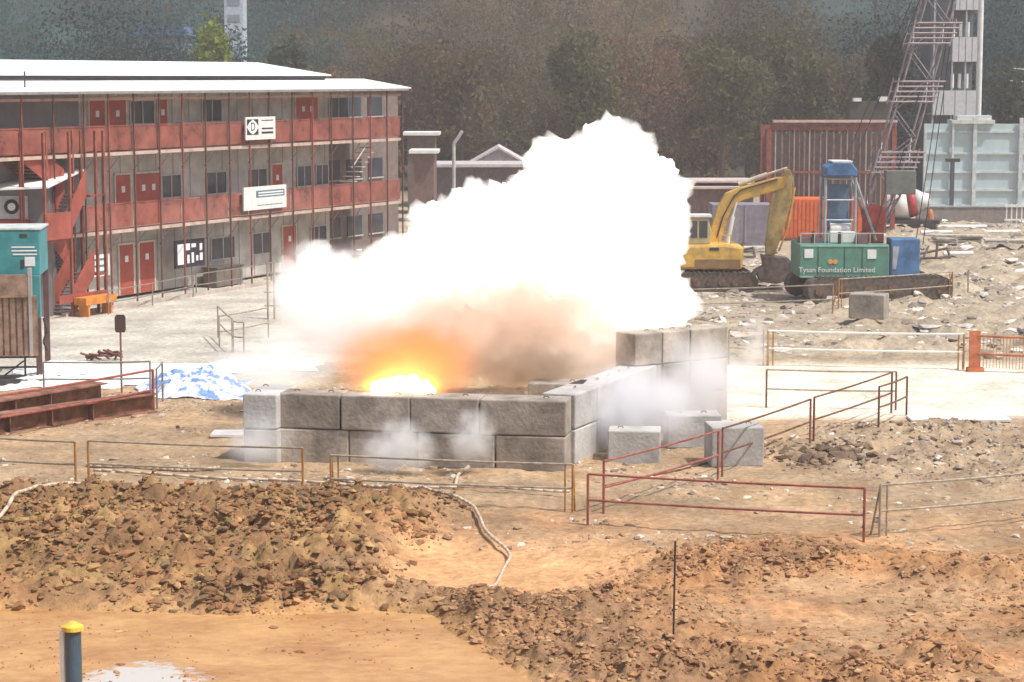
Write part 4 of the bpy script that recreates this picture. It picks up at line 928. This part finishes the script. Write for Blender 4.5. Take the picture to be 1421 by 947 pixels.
for px, py, lab in ((1343, 391, "slim upright pole in the pale rubble right of the crane track"), (1028, 355, "small upright white marker near the excavator bucket")):
    p6 = gp(px, py+25); q = MB(); q.tube((0, 0, -.1), (0, 0, 1.1), .035, 6); q.box(-.12, .12, -.1, .1, -.05, .05); o = q.build("marker_pole", sandrail, None); o.location = p6; tag(o, lab, "pole")

for i, (px, py, w_, n_, lab) in enumerate([(1048, 352, 1.1, 3, "stack of pale boards just left of the excavator bucket"), (1325, 345, 1.3, 4, "stack of pale boards on the rubble right of the blue crane cab"), (1395, 352, 1.0, 2, "low stack of pale boards near the right edge of the rubble")]):
    p6 = gp(px, py); q = MB()
    for k in range(n_): q.box(-w_+.07*k*(-1)**k, w_+.05*k, -.4, .4, .02+.13*k, .11+.13*k, Matrix.Rotation(.09*k*(-1)**k, 4, 'Z'))
    for k in range(n_): q.box(-.06, .06, -.42, .42, .112+.13*k-.13, .148+.13*k-.13) if k else None
    o = q.build("board_stack", mat("dusty white board", (.62, .57, .50), .8, var=.3), None); o.location = p6; tag(o, lab, "board stack", "stacks of boards among the rubble")
for px, py, lab in ((1020, 360, "dark steel frame lying behind the excavator track"), (1290, 372, "dark steel frame lying just beyond the crane track's end")):
    p6 = gp(px, py); q = MB()
    for a, b_ in (((-1, 0, .1), (1, .2, .12)), ((-1, .8, .1), (1, 1, .5)), ((-1, 0, .1), (-1, .8, .1)), ((1, .2, .12), (1, 1, .5)), ((-.3, .1, .1), (.1, .9, .6)), ((.3, 0, .1), (.4, .3, .8))): q.tube(a, b_, .06, 6)
    o = q.build("scrap_frame", mat("dark scrap", (.11, .08, .07), .8), None); o.location = p6; tag(o, lab, "scrap frame", "scrap frames by the machines")
# mid background sheds beyond the block
Ys = 150.0
def shed(px0, px1, yt, yb, label, mw, mr, name="low_shed", dY=0, gable=False, depth=6):
    Yd = Ys+dY; x0 = fx(px0, Yd); x1 = fx(px1, Yd); zb = 0; z1 = fz(yt, Yd)
    e = empty(name, ((x0+x1)/2, Yd, 0), 0, label, "shed"); w_ = (x1-x0)/2
    if gable:
        zg = fz(yb, Yd); q = MB(); q.prism([(-w_, 0), (w_, 0), (w_, zg), (0, z1), (-w_, zg)], 0, depth); q.build("wall", mw, e)
        q = MB(); q.prism([(-w_-.3, zg-.1), (0, z1+.02), (w_+.3, zg-.1), (w_+.3, zg+.03), (0, z1+.2), (-w_-.3, zg+.03)], -.3, depth); q.build("roof", mr, e)
    else:
        q = MB(); q.box(-w_, w_, 0, depth, 0, z1); q.build("wall", mw, e)
        q = MB(); q.box(-w_-.3, w_+.3, -.5, depth, z1+.004, z1+.2); q.build("roof", mr, e)
    return e
shed(578, 735, 232, 0, "long dark shed with thin white eaves beyond the site block", mat("dusky wall", (.15, .12, .13), .8), mat("pale eaves", (.55, .5, .5), .6))
shed(655, 728, 207, 228, "pale gabled shed standing just above the rising smoke", mat("pale lilac wall", (.56, .50, .52), .8), mat("pale gable roof", (.62, .58, .6), .6), "gabled_shed", 10, True)
shed(566, 604, 188, 0, "small grey hut with a white flat roof past the block's end", mat("slate wall", (.17, .12, .11), .8), whitep, "flat_hut", -8, depth=3)
shed(575, 602, 213, 0, "lower small hut with white roof strip past the block's end", mat("dim wall", (.20, .12, .11), .8), whitep, "flat_hut", -16, depth=3)
x_ = fx(630, 148); e = empty("bent_lamp", (x_, 148, 0), 0, "pale bent lamp post standing over the long dark shed", "lamp post")
q = MB(); q.tube((0, 0, 0), (0, 0, 4.4), .12, 8); q.tube((0, 0, 4.4), (.6, 0, 5.3), .12, 8); q.build("post", mat("pale lamp post", (.5, .5, .5), .6), e)
x_ = fx(1205, 160); z_ = fz(141, 160)
e = empty("far_vehicle_shelter", (x_, 160, 0), 0, "distant dark shelter with two white spots above the steel cage", "shelter")
q = MB(); q.box(-1.5, 1.5, 0, 2, 0, z_); q.build("body", mat("dark shelter brown", (.07, .06, .055), .9), e); q = MB(); q.box(-1.3, -.7, -.2, .3, z_+.002, z_+.25); q.build("lamp", whitep, e); q = MB(); q.box(.6, 1.3, -.2, .3, z_+.002, z_+.35); q.build("lamp", whitep, e)  # white blocks stand for two small white spots on dark
# hazy building far left
Yq = 210; x0, x1 = fx(316, Yq), fx(341, Yq); e = empty("distant_tower", ((x0+x1)/2, Yq, 0), 0, "pale slim distant building among the trees above the roof", "building")
q = MB(); q.box(-.9, .9, 0, 3, 0, fz(-40, Yq)); q.build("wall", mat("pale blue wall", (.55, .6, .68), .7), e)
for z in np.arange(11, 19, 1.6): q = MB(); q.box(-.6, .6, -.04, -.003, z, z+.7); q.build("window", mat("dim glass", (.3, .34, .4), .3), e)
Yq = 205; x0, x1 = fx(190, Yq), fx(262, Yq); e = empty("blue_roof_house", ((x0+x1)/2, Yq, 0), 0, "low dim house with a blue roof behind the white roof", "house")
w_ = (x1-x0)/2; q = MB(); q.box(-w_, w_, 0, 5, 0, fz(50, Yq)); q.build("wall", mat("mauve wall", (.30, .27, .30), .8), e); q = MB(); q.prism([(-w_-.3, fz(50, Yq)), (w_+.3, fz(50, Yq)), (w_-.2, fz(37, Yq)), (-w_+.4, fz(37, Yq))], -.4, 5); q.build("roof", mat("blue roof", (.08, .13, .26), .6), e)

# ------------------------------------------------------------------ woodland
def leafmat(name, c1, c2):
    m = bpy.data.materials.new(name); m.use_nodes = True; nt = m.node_tree; n = nt.nodes; l = nt.links; b = n["Principled BSDF"]
    b.inputs["Roughness"].default_value = .7; b.inputs["Specular IOR Level"].default_value = .2
    g = n.new("ShaderNodeNewGeometry"); cr = n.new("ShaderNodeValToRGB"); cr.color_ramp.elements[0].color = (*c1, 1); cr.color_ramp.elements[1].color = (*c2, 1)
    l.new(g.outputs["Random Per Island"], cr.inputs[0])
    at = n.new("ShaderNodeAttribute"); at.attribute_name = "soil"; vm = n.new("ShaderNodeVectorMath"); vm.operation = 'MULTIPLY'; l.new(cr.outputs[0], vm.inputs[0]); l.new(at.outputs["Color"], vm.inputs[1]); l.new(vm.outputs[0], b.inputs["Base Color"])
    tr_ = n.new("ShaderNodeBsdfTranslucent"); l.new(vm.outputs[0], tr_.inputs[0]); ms = n.new("ShaderNodeMixShader"); ms.inputs[0].default_value = .45
    l.new(b.outputs[0], ms.inputs[1]); l.new(tr_.outputs[0], ms.inputs[2]); l.new(ms.outputs[0], n["Material Output"].inputs[0]); return m
def crown_pts(cx, cy, cz, rx, rz_, n, nl=9):
    lobes = [(0, 0, 0, .7)]+[(rng.uniform(-.6, .6), rng.uniform(-.6, .6), rng.uniform(-.55, .6), rng.uniform(.25, .5)) for _ in range(nl)]
    out = []
    for i in range(n):
        lx_, ly, lz_, lr = lobes[rng.integers(0, len(lobes))]
        d = rng.normal(size=3); d /= np.linalg.norm(d); r_ = lr*rng.uniform(.55, 1.08)
        out.append((cx+(lx_+d[0]*r_)*rx, cy+(ly+d[1]*r_)*rx, cz+(lz_+d[2]*r_)*rz_))
    return np.array(out)
def leaves(P, s, name, m, tint=None):
    if tint is None: tint = np.ones((len(P), 3))
    n = len(P); a = rng.normal(size=(n, 3)); a /= np.linalg.norm(a, axis=1)[:, None]; b = rng.normal(size=(n, 3)); b = np.cross(a, b); b /= np.linalg.norm(b, axis=1)[:, None]
    S = s*rng.uniform(.5, 1.3, (n, 1)); a = a*S; b = b*S*.6
    V = np.stack([P-a, P-b*.8+a*.1, P+a, P+b*.9], 1).reshape(-1, 3); F_ = np.arange(n*4).reshape(n, 4)
    return fast_mesh(name, V, F_, m, np.repeat(tint, 4, 0))
def wood(x0, x1, y0, y1, n, hmin, hmax, nl, m, label, name="woodland"):
    P = []; T = []; tr = MB()
    for i in range(n):
        x = x0+(x1-x0)*(i+rng.uniform(0, 1))/n; y = rng.uniform(y0, y1); z = Hs(x, y); h = rng.uniform(hmin, hmax); w_ = h*rng.uniform(.38, .62)
        P.append(crown_pts(x, y, z+h*.50, w_, h*.52, int(nl*2.4), 16)); tt = rng.uniform(.55, 1.7); T.append(np.tile(np.array([tt*rng.uniform(.8, 1.25), tt, tt*rng.uniform(.7, 1.1)]), (int(nl*2.4), 1))); tr.tube((x, y, z-.3), (x+rng.uniform(-.5, .5), y, z+h*.75), .28, 6, .1)
        for k in range(4):
            a = rng.uniform(0, 6.28); tr.tube((x, y, z+h*rng.uniform(.3, .5)), (x+math.cos(a)*w_*.6, y+math.sin(a)*w_*.6, z+h*rng.uniform(.6, .85)), .11, 5, .04)
    o = leaves(np.vstack(P), .21, name, m, np.vstack(T)); tag(o, label, "woodland", kind="stuff")
    t = tr.build("trunks", woodm, o); t["kind"] = "stuff"
green = leafmat("dark bluish foliage", (.022, .062, .070), (.042, .105, .105))
brown = leafmat("dry brownish foliage", (.11, .078, .04), (.175, .125, .065))
teal = leafmat("deep teal foliage", (.018, .05, .065), (.038, .085, .10))
wood(-64, -22, 185, 212, 11, 11, 16, 2200, green, "dark bluish green wood behind the white roof")
wood(-75, -18, 215, 265, 14, 13, 18, 1800, green, "farther dark wood on the rise behind the left roof")
wood(-22, 30, 180, 205, 13, 9, 15, 2600, brown, "dry brownish wood behind the explosion smoke")
wood(-26, 38, 208, 255, 16, 12, 18, 2200, brown, "farther dry brownish wood on the rise in the middle")
wood(30, 66, 182, 212, 10, 11, 16, 2200, teal, "deep teal wood behind the boom and pale hoarding")
wood(32, 82, 215, 265, 14, 13, 18, 1800, teal, "farther dark teal wood on the rise at right")
wood(-80, -10, 268, 320, 15, 13, 19, 1500, green, "farthest dark wood on the hill at left")
wood(-30, 42, 262, 320, 15, 13, 19, 1500, brown, "farthest brownish wood on the hill in the middle")
wood(34, 96, 268, 320, 15, 13, 19, 1500, teal, "farthest teal wood on the hill at right")
wood(-24, 34, 172, 182, 22, 3, 6, 700, brown, "low brownish scrub along the foot of the wood", "scrub")
wood(-60, -24, 172, 184, 16, 3, 6, 700, green, "low green scrub along the foot of the left wood", "scrub")
wood(30, 64, 174, 184, 14, 4, 7, 700, teal, "low dark scrub behind the pale hoarding", "scrub")
def tree(px, base_y, Yd, h, w_, m, nl, label, cat="tree", name="broadleaf_tree", s=.25):
    x = fx(px, Yd); z = Hs(x, Yd); e = empty(name, (x, Yd, z), 0, label, cat)
    t = MB(); t.tube((0, 0, -.3), (.1, 0, h*.5), .22, 8, .13); t.tube((.1, 0, h*.5), (.3, 0, h*.85), .13, 6, .05)
    for k in range(7):
        a = rng.uniform(0, 6.28); z0 = h*rng.uniform(.3, .6); t.tube((.05, 0, z0), (math.cos(a)*w_*.6, math.sin(a)*w_*.6, z0+h*.25), .09, 5, .03)
    t.build("trunk", woodm, e)
    c = leaves(crown_pts(0, 0, h*.62, w_, h*.40, nl, 12), s, "crown", m); c.parent = e
ygreen = leafmat("yellow green foliage", (.10, .15, .03), (.32, .36, .06)); olive = leafmat("olive foliage", (.07, .075, .035), (.19, .17, .08)); dkg = leafmat("dark green foliage", (.03, .05, .03), (.09, .12, .07))
tree(292, 0, 170, 13.6, 2.6, ygreen, 2600, "yellow green tree rising behind the middle of the white roof")
tree(445, 0, 165, 9.6, 1.9, ygreen, 1500, "small yellow green tree at the roof's far slope")
tree(815, 0, 168, 12.8, 3.6, olive, 3800, "olive brown tree directly above the smoke plume")
tree(640, 0, 172, 11.5, 3.4, brown, 3200, "dull brown tree left of the plume's top")
tree(1000, 0, 165, 12.2, 4.0, olive, 3800, "broad olive tree above the excavator")
tree(1105, 0, 172, 13.5, 3.2, olive, 3000, "olive tree left of the crane boom, right of the broad one")
tree(1225, 0, 170, 13.0, 2.4, dkg, 2600, "dark green tree just left of the leaning boom")
tree(1400, 0, 172, 10.6, 2.4, dkg, 2400, "dark shrubby tree over the right end of the hoarding")
tree(400, 0, 178, 12.8, 2.6, dkg, 2600, "dark green tree behind the roof's right half")

# ------------------------------------------------------------------ explosion
def lobes_mesh(name, lobes, m, vox=.22, amp=.35, nscale=1.1, seed=0, squash=1.0):
    import bmesh
    bm = bmesh.new()
    for (x, y, z, r_) in lobes:
        bmesh.ops.create_icosphere(bm, subdivisions=3, radius=r_, matrix=Matrix.Translation((x, y, z)))
    me = bpy.data.meshes.new(name); bm.to_mesh(me); bm.free(); o = bpy.data.objects.new(name, me); COL.objects.link(o)
    md = o.modifiers.new("r", 'REMESH'); md.mode = 'VOXEL'; md.voxel_size = vox
    dg = bpy.context.evaluated_depsgraph_get(); me2 = bpy.data.meshes.new_from_object(o.evaluated_get(dg))
    o.modifiers.clear(); o.data = me2; bpy.data.meshes.remove(me)
    nv = len(me2.vertices); co = np.empty(nv*3); me2.vertices.foreach_get("co", co); co = co.reshape(-1, 3); no = np.empty(nv*3); me2.vertices.foreach_get("normal", no); no = no.reshape(-1, 3)
    out = co.copy()
    for i in range(nv):
        v = Vector(co[i])+Vector((seed, seed*2, 0)); d = 0; a = 1
        for s_ in (nscale, nscale*2.1, nscale*4.3):
            c_ = mnoise.noise(v*s_); d += a*(.5-abs(c_)*1.8); a *= .5
        out[i] = co[i]+no[i]*amp*d
    out[:, 2] = np.maximum(out[:, 2], .06)
    me2.vertices.foreach_set("co", out.ravel()); me2.polygons.foreach_set("use_smooth", [True]*len(me2.polygons)); me2.materials.clear(); me2.materials.append(m); me2.update()
    return o
def px_lobes(lst, Y):
    out = []
    for k, (px, py, r_) in enumerate(lst):
        yy = Y+((k*37) % 11-5)*.16; p_ = GY(px, py, yy); out.append((p_.x, p_.y, p_.z, r_*yy/FPX))
    return out
# dense blown-out cloud: smoke with the blast's light painted in as emission
m = bpy.data.materials.new("flash lit smoke"); m.use_nodes = True; nt = m.node_tree; n = nt.nodes; l = nt.links; b = n["Principled BSDF"]
b.inputs["Base Color"].default_value = (.95, .93, .90, 1); b.inputs["Roughness"].default_value = 1; b.inputs["Specular IOR Level"].default_value = 0
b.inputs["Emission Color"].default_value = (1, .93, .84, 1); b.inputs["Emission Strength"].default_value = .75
MAIN = [(830,224,42),(790,246,46),(858,234,48),(885,272,52),(838,290,74),(768,292,54),(712,308,48),(664,318,44),(622,326,38),(888,325,48),(862,372,64),(800,362,76),(716,362,62),(640,370,50),(588,350,28),(892,400,42),(893,430,40),(850,405,56),(560,366,24),(925,428,26),(905,452,20),(650,300,16),(740,262,16),(912,244,14),(600,300,14),(690,276,12),(775,222,12)]
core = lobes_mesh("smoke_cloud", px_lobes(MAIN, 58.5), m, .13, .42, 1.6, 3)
tag(core, "brilliant white billowing smoke cloud rising from the block enclosure", "smoke")
def volmat(name, col, dens, emit=0, ecol=(1, .9, .8), noise_s=0, aniso=.0, contrast=(.42, .62), fall=None):  # in smoke emit stands for light falling on it, in fire for flame
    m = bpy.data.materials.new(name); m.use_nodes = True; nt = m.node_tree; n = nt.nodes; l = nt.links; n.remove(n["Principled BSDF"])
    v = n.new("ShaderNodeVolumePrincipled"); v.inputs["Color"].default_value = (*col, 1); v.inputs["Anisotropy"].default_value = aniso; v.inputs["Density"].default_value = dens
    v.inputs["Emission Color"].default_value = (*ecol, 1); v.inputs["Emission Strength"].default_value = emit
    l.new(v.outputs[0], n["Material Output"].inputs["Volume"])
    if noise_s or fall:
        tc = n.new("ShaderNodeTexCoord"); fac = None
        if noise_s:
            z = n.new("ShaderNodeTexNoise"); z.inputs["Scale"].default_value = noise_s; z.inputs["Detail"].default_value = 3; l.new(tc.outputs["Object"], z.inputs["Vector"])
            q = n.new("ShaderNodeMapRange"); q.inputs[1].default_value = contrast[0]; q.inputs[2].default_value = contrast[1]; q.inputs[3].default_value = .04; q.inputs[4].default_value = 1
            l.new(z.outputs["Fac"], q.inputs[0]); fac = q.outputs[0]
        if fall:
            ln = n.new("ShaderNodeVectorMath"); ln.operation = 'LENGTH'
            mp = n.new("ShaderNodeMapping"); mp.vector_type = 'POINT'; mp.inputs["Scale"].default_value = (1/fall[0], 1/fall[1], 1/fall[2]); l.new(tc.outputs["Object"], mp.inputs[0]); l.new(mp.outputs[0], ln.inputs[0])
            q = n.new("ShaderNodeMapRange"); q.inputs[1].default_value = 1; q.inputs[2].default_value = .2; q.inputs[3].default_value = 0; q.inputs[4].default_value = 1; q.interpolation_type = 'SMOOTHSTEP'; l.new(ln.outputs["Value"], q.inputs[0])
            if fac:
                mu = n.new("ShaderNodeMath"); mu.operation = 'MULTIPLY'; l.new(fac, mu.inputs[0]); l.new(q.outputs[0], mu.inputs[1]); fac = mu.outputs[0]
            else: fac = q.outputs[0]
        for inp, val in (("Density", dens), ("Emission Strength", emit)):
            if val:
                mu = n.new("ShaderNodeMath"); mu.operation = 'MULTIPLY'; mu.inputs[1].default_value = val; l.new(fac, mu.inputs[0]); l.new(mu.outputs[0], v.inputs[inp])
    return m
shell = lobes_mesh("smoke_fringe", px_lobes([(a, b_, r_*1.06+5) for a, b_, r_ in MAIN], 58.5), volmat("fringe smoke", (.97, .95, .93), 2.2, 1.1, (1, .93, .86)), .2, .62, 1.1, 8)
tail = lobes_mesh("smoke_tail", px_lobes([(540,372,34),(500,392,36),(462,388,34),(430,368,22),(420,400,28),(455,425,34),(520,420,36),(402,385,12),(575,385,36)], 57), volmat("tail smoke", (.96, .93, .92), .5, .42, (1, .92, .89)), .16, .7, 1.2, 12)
tag(tail, "denser white smoke trailing left from the bright cloud", "smoke", kind="stuff")
tag(shell, "soft thin white fringe of smoke around the bright cloud", "smoke", kind="stuff")
def puff(px, py, Y, rx, ry, rz_, m, label, name="smoke_puff", kind="stuff"):
    import bmesh
    bm = bmesh.new(); bmesh.ops.create_icosphere(bm, subdivisions=3, radius=1)
    c = GY(px, py, Y)
    for v in bm.verts:
        v.co = Vector((v.co.x*rx, v.co.y*ry, max(v.co.z*rz_, -c.z+.05)))
    me = bpy.data.meshes.new(name); bm.to_mesh(me); bm.free(); me.materials.append(m); o = bpy.data.objects.new(name, me); COL.objects.link(o); o.location = c
    return tag(o, label, "smoke", kind=kind)
def ppuff(px, py, Y, rpx, rpy, ry, col, dens, emit, ecol, ns, label, cts=(.40, .60)):
    s_ = FPX/Y; rx = rpx/s_; rz_ = rpy/s_
    return puff(px, py, Y, rx, ry, rz_, volmat("vol "+label[:18], col, dens, emit, ecol, ns, 0, cts, (rx, ry, rz_)), label)
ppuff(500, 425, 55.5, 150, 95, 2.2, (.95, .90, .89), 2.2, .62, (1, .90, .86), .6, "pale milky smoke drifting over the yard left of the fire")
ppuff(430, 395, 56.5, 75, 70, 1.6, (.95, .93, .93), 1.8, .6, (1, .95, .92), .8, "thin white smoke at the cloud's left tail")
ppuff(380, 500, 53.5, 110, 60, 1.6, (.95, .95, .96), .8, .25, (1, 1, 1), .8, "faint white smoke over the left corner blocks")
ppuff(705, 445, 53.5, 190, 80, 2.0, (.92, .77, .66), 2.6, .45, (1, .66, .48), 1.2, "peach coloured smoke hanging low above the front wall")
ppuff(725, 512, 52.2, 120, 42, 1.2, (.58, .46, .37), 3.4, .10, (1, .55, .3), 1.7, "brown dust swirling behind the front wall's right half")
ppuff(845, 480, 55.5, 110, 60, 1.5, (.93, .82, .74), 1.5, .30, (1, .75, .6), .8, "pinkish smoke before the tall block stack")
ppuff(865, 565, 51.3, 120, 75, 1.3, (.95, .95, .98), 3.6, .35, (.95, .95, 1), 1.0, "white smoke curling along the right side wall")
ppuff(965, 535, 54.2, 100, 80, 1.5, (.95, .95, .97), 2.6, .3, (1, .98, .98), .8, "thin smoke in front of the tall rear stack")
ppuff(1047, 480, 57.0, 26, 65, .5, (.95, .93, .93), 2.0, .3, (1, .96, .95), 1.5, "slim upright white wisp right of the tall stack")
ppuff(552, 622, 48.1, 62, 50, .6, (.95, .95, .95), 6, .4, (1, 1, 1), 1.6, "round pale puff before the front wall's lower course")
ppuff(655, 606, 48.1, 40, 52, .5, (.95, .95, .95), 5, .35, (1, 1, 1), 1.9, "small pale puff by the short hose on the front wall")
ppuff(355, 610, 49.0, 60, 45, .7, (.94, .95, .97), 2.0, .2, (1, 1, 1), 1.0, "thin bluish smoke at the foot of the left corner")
# fire
ppuff(565, 500, 51.2, 120, 72, 1.5, (.90, .45, .22), 2.2, .42, (1, .30, .06), 1.5, "orange glow of burning gas above the front wall", (.30, .55)).name = "fire_glow"
fm = bpy.data.materials.new("white hot flame"); fm.use_nodes = True; b = fm.node_tree.nodes["Principled BSDF"]; b.inputs["Base Color"].default_value = (1, .8, .4, 1); b.inputs["Emission Color"].default_value = (1, .86, .55, 1); b.inputs["Emission Strength"].default_value = 12
fl = lobes_mesh("flame", px_lobes([(530, 545, 14), (548, 543, 18), (572, 542, 18), (588, 546, 13), (556, 556, 24)], 50.6), fm, .06, .16, 2.6, 5)
ppuff(556, 538, 50.7, 72, 30, .8, (1, .6, .3), .8, 9, (1, .36, .05), 2.2, "soft yellow tongues of fire round the white hot flame", (.25, .6)).name = "fire_tongues"
tag(fl, "white hot yellow flame burning just behind the front wall's second block", "flame")

# ------------------------------------------------------------------ haze
q = MB(); q.box(-420, 420, -15, 640, -4, 90); hz = q.build("haze", None)
hm = bpy.data.materials.new("haze"); hm.use_nodes = True; n = hm.node_tree.nodes; n.remove(n["Principled BSDF"]); v = n.new("ShaderNodeVolumePrincipled")
v.inputs["Color"].default_value = (.93, .92, .95, 1); v.inputs["Density"].default_value = .00075; v.inputs["Anisotropy"].default_value = .2
hm.node_tree.links.new(v.outputs[0], n["Material Output"].inputs["Volume"]); hz.data.materials.append(hm); tag(hz, kind="stuff")
